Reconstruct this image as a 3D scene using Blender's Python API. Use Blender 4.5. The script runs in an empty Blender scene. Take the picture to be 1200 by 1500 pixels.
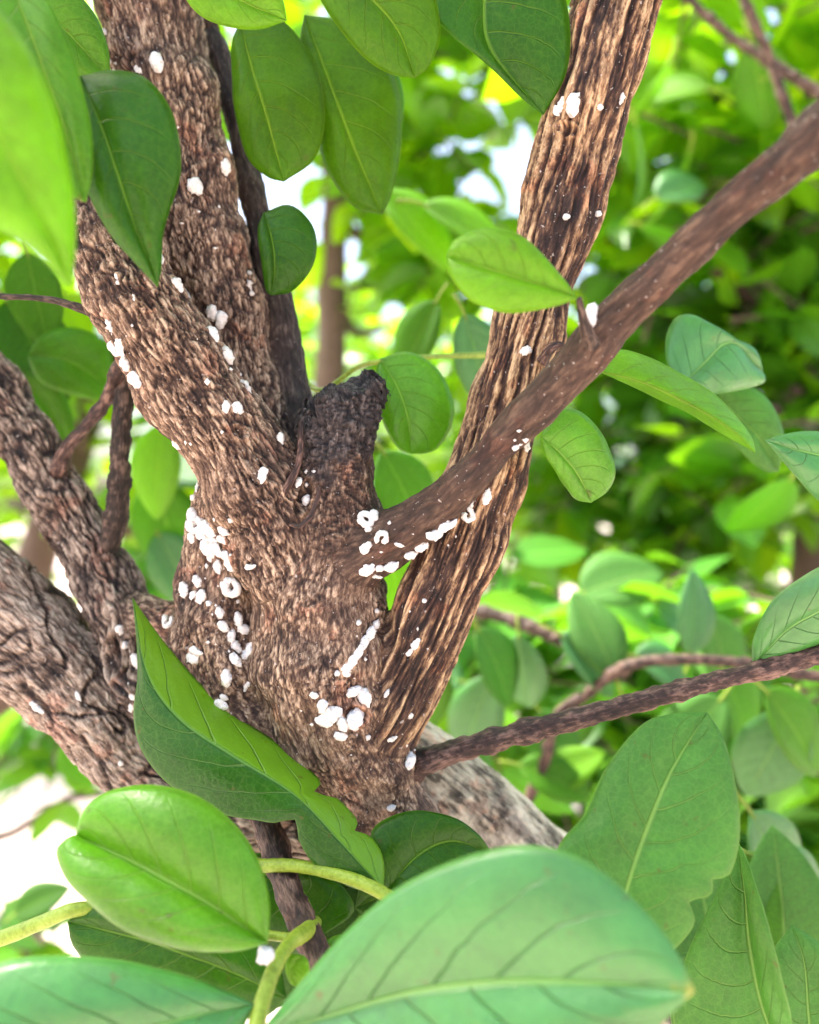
import bpy, math, random
import numpy as np
from mathutils import Vector, Matrix, Quaternion
from mathutils.bvhtree import BVHTree

random.seed(7)
RNG = np.random.default_rng(7)
R = math.radians
scene = bpy.context.scene
COL = scene.collection

# ------------------------------------------------------------------ camera
CAM_Z = 1.25
KPX = math.tan(R(26.5)) / 600.0          # metres per photo pixel at 1 m
FOCUS = 0.238
cam_d = bpy.data.cameras.new('camera')
cam = bpy.data.objects.new('camera', cam_d)
COL.objects.link(cam)
cam.location = (0, 0, CAM_Z)
cam.rotation_euler = (R(90), 0, 0)
cam_d.sensor_fit = 'HORIZONTAL'
cam_d.sensor_width = 36.0
cam_d.lens = 18.0 / math.tan(R(26.5))
cam_d.clip_start = 0.01
cam_d.clip_end = 500
cam_d.dof.use_dof = True
cam_d.dof.focus_distance = FOCUS
cam_d.dof.aperture_fstop = 7.8
scene.camera = cam

# ------------------------------------------------------------------ sky, sun, exposure
SUN_EL, SUN_AZ = 60.0, -72.0            # azimuth from +Y (beyond the shrub), negative = towards -X
world = bpy.data.worlds.new('World')
scene.world = world
world.use_nodes = True
wn = world.node_tree.nodes
wl = world.node_tree.links
bg = wn['Background']
sky = wn.new('ShaderNodeTexSky')
sky.sky_type = 'NISHITA'
sky.sun_disc = False
sky.sun_elevation = R(SUN_EL)
sky.sun_rotation = R(SUN_AZ)
sky.air_density = 1.0
sky.dust_density = 6.0
sky.ozone_density = 1.0
wl.new(sky.outputs[0], bg.inputs[0])
bg.inputs[1].default_value = 0.15
sun_d = bpy.data.lights.new('sun', 'SUN')
sun_d.energy = 4.2
sun_d.angle = R(10)
sun_d.color = (1.0, 0.95, 0.86)
sun = bpy.data.objects.new('sun', sun_d)
COL.objects.link(sun)
sd = Vector((math.sin(R(SUN_AZ)) * math.cos(R(SUN_EL)), math.cos(R(SUN_AZ)) * math.cos(R(SUN_EL)), math.sin(R(SUN_EL))))
sun.rotation_euler = sd.to_track_quat('Z', 'Y').to_euler()
sun.location = (0, 0, 6)
vs = scene.view_settings
vs.view_transform = 'Standard'
vs.look = 'None'
vs.gamma = 1.0
vs.use_curve_mapping = False
vs.exposure = 2.1
scene.render.engine = 'CYCLES'
scene.cycles.use_denoising = True
scene.cycles.max_bounces = 8
scene.cycles.diffuse_bounces = 4
scene.cycles.transmission_bounces = 6
scene.cycles.glossy_bounces = 2
scene.cycles.transparent_max_bounces = 4
scene.cycles.caustics_reflective = False
scene.cycles.caustics_refractive = False

# ------------------------------------------------------------------ helpers
def W(u, v, y):
    return np.array(((u - 600) * KPX * y, y, CAM_Z - (v - 750) * KPX * y))

GRAD = np.random.default_rng(3).normal(size=(64, 3)).astype(np.float32)
GRAD /= np.linalg.norm(GRAD, axis=1)[:, None] / 1.4
ROT = np.array(Matrix.Rotation(0.6, 3, Vector((0.3, 0.5, 0.81))), np.float32)

def hash3(ix, iy, iz, seed):
    h = (ix.astype(np.uint32) * np.uint32(374761393) + iy.astype(np.uint32) * np.uint32(668265263)
         + iz.astype(np.uint32) * np.uint32(2246822519) + np.uint32(seed * 3266489917 & 0xffffffff))
    h = (h ^ (h >> np.uint32(13))) * np.uint32(1274126177)
    h = (h ^ (h >> np.uint32(16))) * np.uint32(2654435761)
    h = h ^ (h >> np.uint32(15))
    return h

def vnoise(p, seed=0):
    """gradient noise on a turned lattice, about 0..1, p (N,3)"""
    p = np.asarray(p, np.float32) @ ROT
    f = np.floor(p)
    i = f.astype(np.int32)
    d = p - f
    t = d * d * d * (d * (d * 6 - 15) + 10)
    out = np.zeros(len(p), np.float32)
    for dx in (0, 1):
        for dy in (0, 1):
            for dz in (0, 1):
                w = (t[:, 0] if dx else 1 - t[:, 0]) * (t[:, 1] if dy else 1 - t[:, 1]) * (t[:, 2] if dz else 1 - t[:, 2])
                g = GRAD[hash3(i[:, 0] + dx, i[:, 1] + dy, i[:, 2] + dz, seed) & np.uint32(63)]
                out += w * (g[:, 0] * (d[:, 0] - dx) + g[:, 1] * (d[:, 1] - dy) + g[:, 2] * (d[:, 2] - dz))
    return np.clip(out * 0.85 + 0.5, 0, 1)

def fbm(p, seed=0, octaves=3):
    s, a, tot = 0, 1.0, 0
    for o in range(octaves):
        s = s + a * vnoise(np.asarray(p) * (2.03 ** o), seed + o)
        tot += a
        a *= 0.55
    return s / tot

def catmull(pts, sub):
    P = np.asarray(pts, float)
    P = np.vstack((2 * P[0] - P[1], P, 2 * P[-1] - P[-2]))
    out = []
    for i in range(1, len(P) - 2):
        for k in range(sub):
            t = k / sub
            a, b, c, d = P[i - 1], P[i], P[i + 1], P[i + 2]
            out.append(0.5 * (2 * b + (c - a) * t + (2 * a - 5 * b + 4 * c - d) * t * t + (3 * b - a - 3 * c + d) * t ** 3))
    out.append(P[-2])
    return np.array(out)

def resample(pts, n):
    P = np.asarray(pts, float)
    L = np.concatenate(([0], np.cumsum(np.linalg.norm(np.diff(P, axis=0), axis=1))))
    s = np.linspace(0, L[-1], n)
    return np.stack([np.interp(s, L, P[:, k]) for k in range(P.shape[1])], 1)

def frames(P):
    T = np.gradient(P, axis=0)
    T /= np.linalg.norm(T, axis=1)[:, None] + 1e-12
    n = np.cross(T[0], (0.31, 0.77, 0.2))
    n /= np.linalg.norm(n)
    N = []
    for t in T:
        n = n - t * np.dot(n, t)
        n /= np.linalg.norm(n)
        N.append(n)
    N = np.array(N)
    return T, N, np.cross(T, N)

def tube(P, rad, sides=10, taper_cap=True):
    """closed tube along P; returns verts (N,3), faces list"""
    P = np.asarray(P, float)
    rad = np.broadcast_to(np.asarray(rad, float), (len(P),))
    T, N, B = frames(P)
    a = np.arange(sides) * 2 * math.pi / sides
    ring = np.cos(a)[None, :, None] * N[:, None, :] + np.sin(a)[None, :, None] * B[:, None, :]
    V = (P[:, None, :] + ring * rad[:, None, None]).reshape(-1, 3)
    F = []
    for i in range(len(P) - 1):
        for k in range(sides):
            k2 = (k + 1) % sides
            F.append((i * sides + k, i * sides + k2, (i + 1) * sides + k2, (i + 1) * sides + k))
    c0, c1 = len(V), len(V) + 1
    V = np.vstack((V, P[0] - T[0] * rad[0] * (0.5 if taper_cap else 0), P[-1] + T[-1] * rad[-1] * (0.5 if taper_cap else 0)))
    e = (len(P) - 1) * sides
    for k in range(sides):
        k2 = (k + 1) % sides
        F.append((c0, k2, k))
        F.append((c1, e + k, e + k2))
    return V, F

def join(parts):
    Vs, Fs, o = [], [], 0
    for V, F in parts:
        Vs.append(np.asarray(V))
        Fs += [tuple(i + o for i in f) for f in F]
        o += len(V)
    return np.vstack(Vs), Fs

def mesh_obj(name, V, F, mat, parent=None, smooth=True):
    me = bpy.data.meshes.new(name)
    me.from_pydata(np.asarray(V, float).tolist(), [], F if isinstance(F, list) else F.tolist())
    if smooth:
        me.polygons.foreach_set('use_smooth', np.ones(len(me.polygons), bool))
    me.update()
    if mat:
        me.materials.append(mat)
    o = bpy.data.objects.new(name, me)
    COL.objects.link(o)
    if parent is not None:
        o.parent = parent
        o.matrix_parent_inverse = parent_inv(parent)
    return o

def parent_inv(p):
    m = Matrix.Translation(p.location)
    q = p.parent
    while q is not None:
        m = Matrix.Translation(q.location) @ m
        q = q.parent
    return m.inverted()

def empty(name, loc):
    o = bpy.data.objects.new(name, None)
    o.empty_display_size = 0.02
    COL.objects.link(o)
    o.location = loc
    return o

def tag(o, label=None, cat=None, group=None, kind=None):
    if label: o['label'] = label
    if cat: o['category'] = cat
    if group: o['group'] = group
    if kind: o['kind'] = kind
    return o

def add_attr(me, name, typ, data):
    a = me.attributes.new(name, typ, 'POINT')
    a.data.foreach_set('vector' if typ == 'FLOAT_VECTOR' else 'value', np.asarray(data, np.float32).ravel())

# ------------------------------------------------------------------ node helpers
class NT:
    def __init__(s, name):
        s.m = bpy.data.materials.new(name)
        s.m.use_nodes = True
        s.t = s.m.node_tree
        s.t.nodes.clear()
    def n(s, typ, **kw):
        x = s.t.nodes.new('ShaderNode' + typ)
        for k, v in kw.items():
            if k == 'inp':
                for i, val in v.items():
                    if hasattr(val, 'is_output'):
                        s.t.links.new(val, x.inputs[i])
                    else:
                        x.inputs[i].default_value = val
            else:
                setattr(x, k, v)
        return x
    def math(s, op, a, b=0.0, c=0.0, clamp=False):
        return s.n('Math', operation=op, use_clamp=clamp, inp={0: a, 1: b, 2: c}).outputs[0]
    def mix(s, f, a, b, blend='MIX'):
        x = s.n('Mix', data_type='RGBA', blend_type=blend)
        for i, v in ((0, f), (6, a), (7, b)):
            if hasattr(v, 'is_output'): s.t.links.new(v, x.inputs[i])
            else: x.inputs[i].default_value = v if i == 0 else (*v, 1)
        return x.outputs[2]
    def ramp(s, f, stops, interp='LINEAR'):
        x = s.n('ValToRGB', inp={0: f})
        cr = x.color_ramp
        cr.interpolation = interp
        while len(cr.elements) < len(stops): cr.elements.new(0.5)
        for e, (p, c) in zip(cr.elements, stops):
            e.position = p
            e.color = (*c, 1) if len(c) == 3 else c
        return x.outputs[0]
    def noise(s, vec, scale, detail=3, rough=0.55, dist=0.0, out=0):
        d = {'Scale': scale, 'Detail': detail, 'Roughness': rough, 'Distortion': dist}
        if vec is not None: d['Vector'] = vec
        return s.n('TexNoise', inp=d).outputs[out]
    def vmul(s, v, k):
        return s.n('VectorMath', operation='MULTIPLY', inp={0: v, 1: k}).outputs[0]
    def smooth(s, x, lo, hi):
        return s.n('MapRange', interpolation_type='SMOOTHSTEP', inp={0: x, 1: lo, 2: hi, 3: 0.0, 4: 1.0}).outputs[0]
    def out(s, sh):
        s.t.links.new(sh, s.n('OutputMaterial').inputs[0])
        return s.m

# ------------------------------------------------------------------ materials
def mat_bark():
    b = NT('bark')
    att = lambda nm: b.n('Attribute', attribute_name=nm)
    co = att('bark_co').outputs['Vector']
    ridge = att('ridge').outputs['Fac']
    strip, old, pale, smo, char = (att(k).outputs['Fac'] for k in ('w_strip', 'w_old', 'w_pale', 'w_smooth', 'w_char'))
    fine = b.noise(b.vmul(co, (1.0, 1.0, 0.25)), 1050, 4, 0.7)
    medium = b.noise(b.vmul(co, (1.0, 1.0, 0.3)), 420, 4, 0.6)
    big = b.noise(co, 70, 3, 0.6)
    v = b.math('ADD', b.math('MULTIPLY', ridge, 0.68), b.math('MULTIPLY', b.math('SUBTRACT', fine, 0.5), 1.15))
    v = b.math('ADD', v, b.math('MULTIPLY', b.math('SUBTRACT', medium, 0.5), 0.55))
    base = b.ramp(v, [(0.08, (0.008, 0.004, 0.003)), (0.27, (0.030, 0.015, 0.010)), (0.43, (0.082, 0.047, 0.031)), (0.60, (0.22, 0.146, 0.096)), (0.80, (0.52, 0.39, 0.275))])
    stripc = b.ramp(v, [(0.08, (0.008, 0.004, 0.003)), (0.30, (0.032, 0.015, 0.010)), (0.45, (0.085, 0.043, 0.025)), (0.60, (0.26, 0.155, 0.080)), (0.80, (0.58, 0.41, 0.23))])
    oldc = b.ramp(v, [(0.08, (0.006, 0.004, 0.004)), (0.28, (0.030, 0.019, 0.015)), (0.44, (0.10, 0.068, 0.050)), (0.62, (0.27, 0.205, 0.155)), (0.82, (0.52, 0.43, 0.34))])
    v2 = b.math('ADD', b.math('MULTIPLY', medium, 0.6), b.math('MULTIPLY', big, 0.5))
    palec = b.ramp(v2, [(0.38, (0.025, 0.020, 0.015)), (0.47, (0.10, 0.085, 0.062)), (0.53, (0.30, 0.27, 0.20)), (0.66, (0.58, 0.54, 0.42))])
    smoothc = b.ramp(b.math('ADD', b.math('MULTIPLY', v, 0.5), b.math('MULTIPLY', medium, 0.5)), [(0.18, (0.014, 0.008, 0.005)), (0.45, (0.052, 0.029, 0.019)), (0.75, (0.16, 0.098, 0.064))])
    charc = b.ramp(v, [(0.1, (0.006, 0.005, 0.006)), (0.4, (0.030, 0.024, 0.024)), (0.65, (0.10, 0.085, 0.08)), (0.9, (0.34, 0.30, 0.27))])
    c = b.mix(strip, base, stripc)
    c = b.mix(old, c, oldc)
    c = b.mix(pale, c, palec)
    c = b.mix(smo, c, smoothc)
    # reddish bare patches, grey weathering and dark stains, each with its own blotchy outline
    red = b.smooth(b.noise(co, 95, 3, 0.6), 0.56, 0.66)
    c = b.mix(b.math('MULTIPLY', red, 0.45), c, b.mix(1.0, c, (1.0, 0.52, 0.40), 'MULTIPLY'))
    geo = b.n('TexCoord').outputs['Object']
    dark = b.smooth(b.noise(b.vmul(geo, (1, 1, 0.7)), 48, 4, 0.65), 0.53, 0.66)
    c = b.mix(b.math('MULTIPLY', dark, 0.75), c, b.mix(1.0, c, (0.34, 0.31, 0.34), 'MULTIPLY'))
    lich = b.smooth(b.noise(geo, 800, 2, 0.5), 0.68, 0.74)
    c = b.mix(b.math('MULTIPLY', lich, 0.5), c, (0.6, 0.55, 0.5))
    c = b.mix(char, c, charc)
    h = b.math('ADD', b.math('MULTIPLY', fine, 0.6), b.math('MULTIPLY', medium, 0.6))
    bump = b.n('Bump', inp={'Strength': 0.85, 'Distance': 0.0009, 'Height': h})
    p = b.n('BsdfPrincipled', inp={'Base Color': c, 'Roughness': 0.72, 'Specular IOR Level': 0.35, 'Normal': bump.outputs[0]})
    return b.out(p.outputs[0])

def mat_twig(name, lo, mid, hi, rough=0.6, grain=False):
    b = NT(name)
    o = b.n('TexCoord').outputs['Object']
    if grain:
        o = b.vmul(b.n('Attribute', attribute_name='bark_co').outputs['Vector'], (1.0, 1.0, 0.22))
    n1 = b.noise(o, 1300 if grain else 900, 4, 0.7)
    n2 = b.noise(o, 260, 3, 0.6)
    v = b.math('ADD', b.math('MULTIPLY', n1, 0.55), b.math('MULTIPLY', n2, 0.45))
    if grain:
        v = b.math('ADD', b.math('MULTIPLY', b.math('SUBTRACT', v, 0.5), 1.5), b.math('MULTIPLY_ADD', b.n('Attribute', attribute_name='ridge').outputs['Fac'], 0.35, 0.30))
    c = b.ramp(v, [(0.30, lo), (0.5, mid), (0.70, hi)])
    bump = b.n('Bump', inp={'Strength': 0.9 if grain else 0.7, 'Distance': 0.0007, 'Height': v})
    p = b.n('BsdfPrincipled', inp={'Base Color': c, 'Roughness': rough, 'Specular IOR Level': 0.4, 'Normal': bump.outputs[0]})
    return b.out(p.outputs[0])

def mat_leaf(name, col, trans, vein, tfac=0.42, rough=0.34, coat=0.5, nv=7.0, veinamt=0.75, tip=0.0, half=None, latdark=0.0):
    """col = reflected colour, trans = colour of light coming through"""
    b = NT(name)
    uv = b.n('Attribute', attribute_name='leaf_uv').outputs['Vector']
    s = b.n('SeparateXYZ', inp={0: uv})
    x, y = s.outputs[0], s.outputs[1]
    ax = b.math('ABSOLUTE', x)
    o = b.n('TexCoord').outputs['Object']
    wob = b.math('MULTIPLY', b.math('SUBTRACT', b.noise(o, 60, 2), 0.5), 0.06)
    mid = b.math('SUBTRACT', 1.0, b.smooth(ax, 0.012, 0.05))
    ph = b.math('SUBTRACT', b.math('ADD', y, wob), b.math('MULTIPLY', b.math('POWER', ax, 1.25), 0.26))
    ph = b.math('ADD', ph, b.math('MULTIPLY', b.math('SIGN', x), 0.03))
    fr = b.math('ABSOLUTE', b.math('SUBTRACT', b.math('FRACT', b.math('MULTIPLY', ph, nv)), 0.5))
    lat = b.math('MULTIPLY', b.smooth(fr, 0.455, 0.492), b.math('SUBTRACT', 1.0, b.smooth(ax, 0.35, 0.97)))
    net = b.n('TexVoronoi', feature='DISTANCE_TO_EDGE', inp={'Vector': o, 'Scale': 520.0}).outputs[0]
    netm = b.math('MULTIPLY', b.math('SUBTRACT', 1.0, b.smooth(net, 0.0, 0.10)), 0.26)
    edge = b.math('MULTIPLY', b.smooth(ax, 0.955, 1.0), 0.6)
    vm = b.math('MAXIMUM', b.math('MAXIMUM', mid, b.math('MULTIPLY', lat, 0.62)), b.math('MAXIMUM', netm, edge))
    if latdark:
        vm = b.math('MAXIMUM', mid, edge)
    vm = b.math('MULTIPLY', vm, veinamt)
    blot = b.noise(o, 45, 3, 0.6)
    var = b.math('MULTIPLY_ADD', blot, 0.9, 0.30)
    var = b.math('ADD', var, b.math('MULTIPLY', b.noise(o, 520, 4, 0.7), 0.45))
    c0 = b.n('VectorMath', operation='SCALE', inp={0: col, 3: var}).outputs[0]
    if half:                                   # lit half of the folded leaf, its brightness painted into the colour
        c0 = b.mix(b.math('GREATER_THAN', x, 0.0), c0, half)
    if latdark:
        c0 = b.mix(b.math('MULTIPLY', lat, latdark), c0, tuple(k * 0.4 for k in col))
    c = b.mix(vm, c0, vein)
    t0 = b.n('VectorMath', operation='SCALE', inp={0: trans, 3: var}).outputs[0]
    t = b.mix(b.math('MULTIPLY', vm, 0.7), t0, tuple(min(1, k * 1.35) for k in trans))
    spot = b.smooth(b.noise(o, 300, 2, 0.5), 0.70, 0.74)
    c = b.mix(b.math('MULTIPLY', spot, 0.6), c, (0.12, 0.09, 0.02))
    if tip:                                    # withered tip
        tm = b.smooth(b.math('ADD', y, b.math('MULTIPLY', b.math('SUBTRACT', b.noise(o, 150, 3), 0.5), 0.12)), 0.945, 0.985)
        c = b.mix(b.math('MULTIPLY', tm, tip), c, (0.42, 0.40, 0.05))
        c = b.mix(b.math('MULTIPLY', b.smooth(b.noise(o, 330, 2), 0.55, 0.62), tm), c, (0.50, 0.34, 0.10))
    hgt = b.math('ADD', b.math('MULTIPLY', b.noise(o, 700, 2), 0.25), b.math('MULTIPLY', b.math('SUBTRACT', 1.0, b.math('MAXIMUM', mid, lat)), 0.7))
    bump = b.n('Bump', inp={'Strength': 0.9, 'Distance': 0.0007, 'Height': hgt})
    rg = b.math('ADD', b.math('MULTIPLY', b.math('SUBTRACT', b.noise(o, 130, 4, 0.65), 0.5), 0.5), rough)
    p = b.n('BsdfPrincipled', inp={'Base Color': c, 'Roughness': rg, 'Specular IOR Level': coat, 'Normal': bump.outputs[0]})
    tr = b.n('BsdfTranslucent', inp={'Color': t, 'Normal': bump.outputs[0]})
    mx = b.n('MixShader', inp={0: tfac, 1: p.outputs[0], 2: tr.outputs[0]})
    return b.out(mx.outputs[0])

def mat_crown(name, c1, c2, t1, t2, tfac=0.45, rough=0.38):
    b = NT(name)
    rnd = b.n('NewGeometry').outputs['Random Per Island']
    uv = b.n('Attribute', attribute_name='leaf_uv').outputs['Vector']
    ax = b.math('ABSOLUTE', b.n('SeparateXYZ', inp={0: uv}).outputs[0])
    mid = b.math('SUBTRACT', 1.0, b.smooth(ax, 0.03, 0.12))
    c = b.mix(b.math('MULTIPLY', mid, 0.5), b.mix(rnd, c1, c2), tuple(k * 2.2 for k in c2))
    t = b.mix(rnd, t1, t2)
    p = b.n('BsdfPrincipled', inp={'Base Color': c, 'Roughness': rough, 'Specular IOR Level': 0.5})
    tr = b.n('BsdfTranslucent', inp={'Color': t})
    return b.out(b.n('MixShader', inp={0: tfac, 1: p.outputs[0], 2: tr.outputs[0]}).outputs[0])

def mat_wax():
    b = NT('white_wax')
    o = b.n('TexCoord').outputs['Object']
    n = b.noise(o, 9, 4, 0.6)
    c = b.ramp(n, [(0.30, (0.40, 0.36, 0.31)), (0.46, (0.79, 0.775, 0.74))])
    bump = b.n('Bump', inp={'Strength': 0.8, 'Distance': 0.0004, 'Height': n})
    p = b.n('BsdfPrincipled', inp={'Base Color': c, 'Roughness': 0.55, 'Normal': bump.outputs[0]})
    return b.out(p.outputs[0])

def mat_ground():
    b = NT('pale_ground')
    o = b.n('TexCoord').outputs['Object']
    n = b.noise(o, 1.3, 6, 0.65)
    n2 = b.noise(o, 40, 4, 0.7)
    c = b.ramp(b.math('ADD', b.math('MULTIPLY', n, 0.6), b.math('MULTIPLY', n2, 0.4)), [(0.3, (0.30, 0.22, 0.19)), (0.5, (0.50, 0.40, 0.36)), (0.7, (0.62, 0.54, 0.49))])
    bump = b.n('Bump', inp={'Strength': 0.6, 'Distance': 0.01, 'Height': n2})
    p = b.n('BsdfPrincipled', inp={'Base Color': c, 'Roughness': 0.9, 'Normal': bump.outputs[0]})
    return b.out(p.outputs[0])

BARK = mat_bark()
TWIG = mat_twig('twig_bark', (0.012, 0.006, 0.005), (0.050, 0.024, 0.018), (0.21, 0.125, 0.095), 0.6, True)
DEAD = mat_twig('dead_twig', (0.006, 0.004, 0.003), (0.024, 0.015, 0.011), (0.13, 0.088, 0.066), 0.75, True)
GREENSTEM = mat_twig('green_stem', (0.13, 0.19, 0.015), (0.25, 0.36, 0.03), (0.36, 0.46, 0.08), 0.45)
FARWOOD = mat_twig('far_wood', (0.05, 0.03, 0.024), (0.12, 0.075, 0.06), (0.22, 0.15, 0.125), 0.8)
WAX = mat_wax()
MIDRIB = mat_twig('leaf_rib', (0.22, 0.36, 0.09), (0.33, 0.50, 0.15), (0.42, 0.58, 0.22), 0.4)
LEAF = {
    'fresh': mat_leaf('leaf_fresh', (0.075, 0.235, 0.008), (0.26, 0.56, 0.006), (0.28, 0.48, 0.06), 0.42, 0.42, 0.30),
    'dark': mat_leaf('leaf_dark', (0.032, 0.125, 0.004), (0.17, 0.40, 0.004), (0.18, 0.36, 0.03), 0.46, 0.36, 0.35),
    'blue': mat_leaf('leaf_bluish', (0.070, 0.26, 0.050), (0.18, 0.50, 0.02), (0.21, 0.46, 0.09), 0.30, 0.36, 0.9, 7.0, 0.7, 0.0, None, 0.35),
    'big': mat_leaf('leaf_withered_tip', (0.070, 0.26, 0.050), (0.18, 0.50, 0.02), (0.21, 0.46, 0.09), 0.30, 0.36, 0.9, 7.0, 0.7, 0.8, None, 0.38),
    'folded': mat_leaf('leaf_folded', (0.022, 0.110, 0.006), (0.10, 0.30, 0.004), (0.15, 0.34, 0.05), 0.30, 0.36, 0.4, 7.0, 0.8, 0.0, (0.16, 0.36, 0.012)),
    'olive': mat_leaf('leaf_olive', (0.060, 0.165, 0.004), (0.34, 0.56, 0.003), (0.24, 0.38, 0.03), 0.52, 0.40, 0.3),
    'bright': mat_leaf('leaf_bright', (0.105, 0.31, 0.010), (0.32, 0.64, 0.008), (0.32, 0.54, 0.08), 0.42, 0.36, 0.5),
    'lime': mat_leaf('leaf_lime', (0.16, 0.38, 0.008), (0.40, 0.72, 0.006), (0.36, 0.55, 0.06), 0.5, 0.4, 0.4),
    'under': mat_leaf('leaf_under', (0.080, 0.25, 0.035), (0.17, 0.43, 0.015), (0.25, 0.45, 0.09), 0.38, 0.5, 0.35, 8.0, 0.8),
}
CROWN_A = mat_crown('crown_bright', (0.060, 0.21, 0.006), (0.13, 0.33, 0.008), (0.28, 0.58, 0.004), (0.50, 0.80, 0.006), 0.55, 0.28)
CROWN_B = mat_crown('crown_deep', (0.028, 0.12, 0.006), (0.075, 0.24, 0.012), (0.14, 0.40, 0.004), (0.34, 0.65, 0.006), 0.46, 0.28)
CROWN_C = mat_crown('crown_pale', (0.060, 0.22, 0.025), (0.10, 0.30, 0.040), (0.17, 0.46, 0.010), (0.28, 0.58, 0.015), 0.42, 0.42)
GROUND = mat_ground()

# ------------------------------------------------------------------ ground
gs = 120.0
g = mesh_obj('ground', [(-gs, -gs, 0), (gs, -gs, 0), (gs, gs, 0), (-gs, gs, 0)], [(0, 1, 2, 3)], GROUND, None, False)
tag(g, 'pale pinkish trodden earth below the shrubs', 'ground', None, 'structure')

# ------------------------------------------------------------------ the shrub: wood
SHRUB = empty('shrub', W(760, 1330, 0.34) * np.array((1, 1, 0)))
tag(SHRUB, 'many stemmed shrub with furrowed brown bark, a sawn stub and white insects', 'shrub')

# limb: name, style, control points (u, v, depth, radius px)
LIMBS = [
    ('trunk', 'trunk', [(497, 690, .257, 52), (493, 760, .258, 66), (477, 830, .259, 82), (470, 900, .260, 97), (476, 970, .261, 108), (492, 1040, .262, 100), (525, 1110, .264, 84), (560, 1180, .268, 66), (600, 1240, .275, 62)]),
    ('pruned_stub', 'char', [(490, 780, .256, 70), (490, 715, .255, 55), (493, 660, .254, 52), (498, 600, .2535, 57), (506, 530, .253, 60)]),
    ('stem', 'fib', [(430, 840, .257, 70), (395, 755, .255, 80), (346, 668, .250, 72), (283, 570, .248, 71), (224, 476, .247, 70), (180, 392, .248, 64), (144, 300, .250, 54), (105, 200, .252, 48), (70, 80, .254, 44), (40, -60, .256, 40)]),
    ('stem', 'fib', [(402, 740, .266, 40), (383, 670, .270, 45), (357, 580, .273, 52), (331, 480, .275, 56), (304, 380, .276, 63), (281, 280, .277, 66), (258, 180, .278, 68), (236, 90, .278, 69), (213, 0, .279, 68), (190, -90, .281, 64)]),
    ('branch', 'sooty', [(455, 700, .268, 30), (436, 620, .276, 27), (422, 540, .280, 26), (406, 450, .284, 25), (388, 360, .287, 22), (366, 260, .290, 19), (343, 160, .292, 17), (323, 90, .293, 15), (305, 30, .294, 12), (285, -40, .296, 10)]),
    ('stem', 'strip', [(500, 1110, .262, 62), (547, 1065, .258, 60), (592, 990, .256, 57), (634, 900, .255, 58), (675, 800, .256, 60), (708, 700, .257, 60), (738, 600, .258, 54), (765, 500, .258, 52), (797, 400, .258, 54), (823, 300, .257, 57), (851, 200, .256, 57), (876, 100, .255, 59), (902, 0, .254, 61), (925, -90, .253, 61)]),
    ('branch', 'smooth', [(505, 822, .252, 50), (572, 784, .247, 42), (632, 750, .239, 33), (690, 698, .230, 27), (770, 612, .222, 31), (838, 540, .217, 35), (892, 474, .211, 34), (1000, 372, .198, 31), (1100, 282, .186, 32), (1200, 194, .175, 34), (1300, 108, .166, 35)]),
    ('stem', 'old', [(-110, 445, .300, 38), (-40, 536, .299, 40), (30, 634, .297, 41), (92, 736, .294, 42), (150, 838, .289, 43), (185, 915, .284, 42), (205, 990, .280, 40), (300, 1060, .274, 55)]),
    ('stem', 'plate', [(-150, 800, .286, 96), (-60, 862, .285, 88), (20, 926, .284, 82), (95, 994, .283, 74), (155, 1064, .281, 58), (215, 1137, .279, 48), (320, 1190, .276, 60), (450, 1200, .276, 60), (560, 1220, .277, 60)]),
    ('buttress', 'trunk', [(350, 730, .262, 60), (326, 800, .264, 55), (318, 880, .265, 62), (325, 960, .266, 74), (370, 1030, .267, 80), (450, 1090, .266, 80)]),
    ('buttress', 'trunk', [(195, 905, .286, 42), (240, 915, .280, 40), (300, 940, .272, 44)]),
    ('trunk_base', 'pale', [(545, 1090, .286, 74), (620, 1150, .292, 86), (690, 1215, .298, 92), (760, 1290, .305, 96), (840, 1390, .315, 100), (930, 1520, .33, 104)]),
]
STYLES = ('trunk', 'fib', 'strip', 'smooth', 'old', 'plate', 'pale', 'char', 'sooty')

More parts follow.
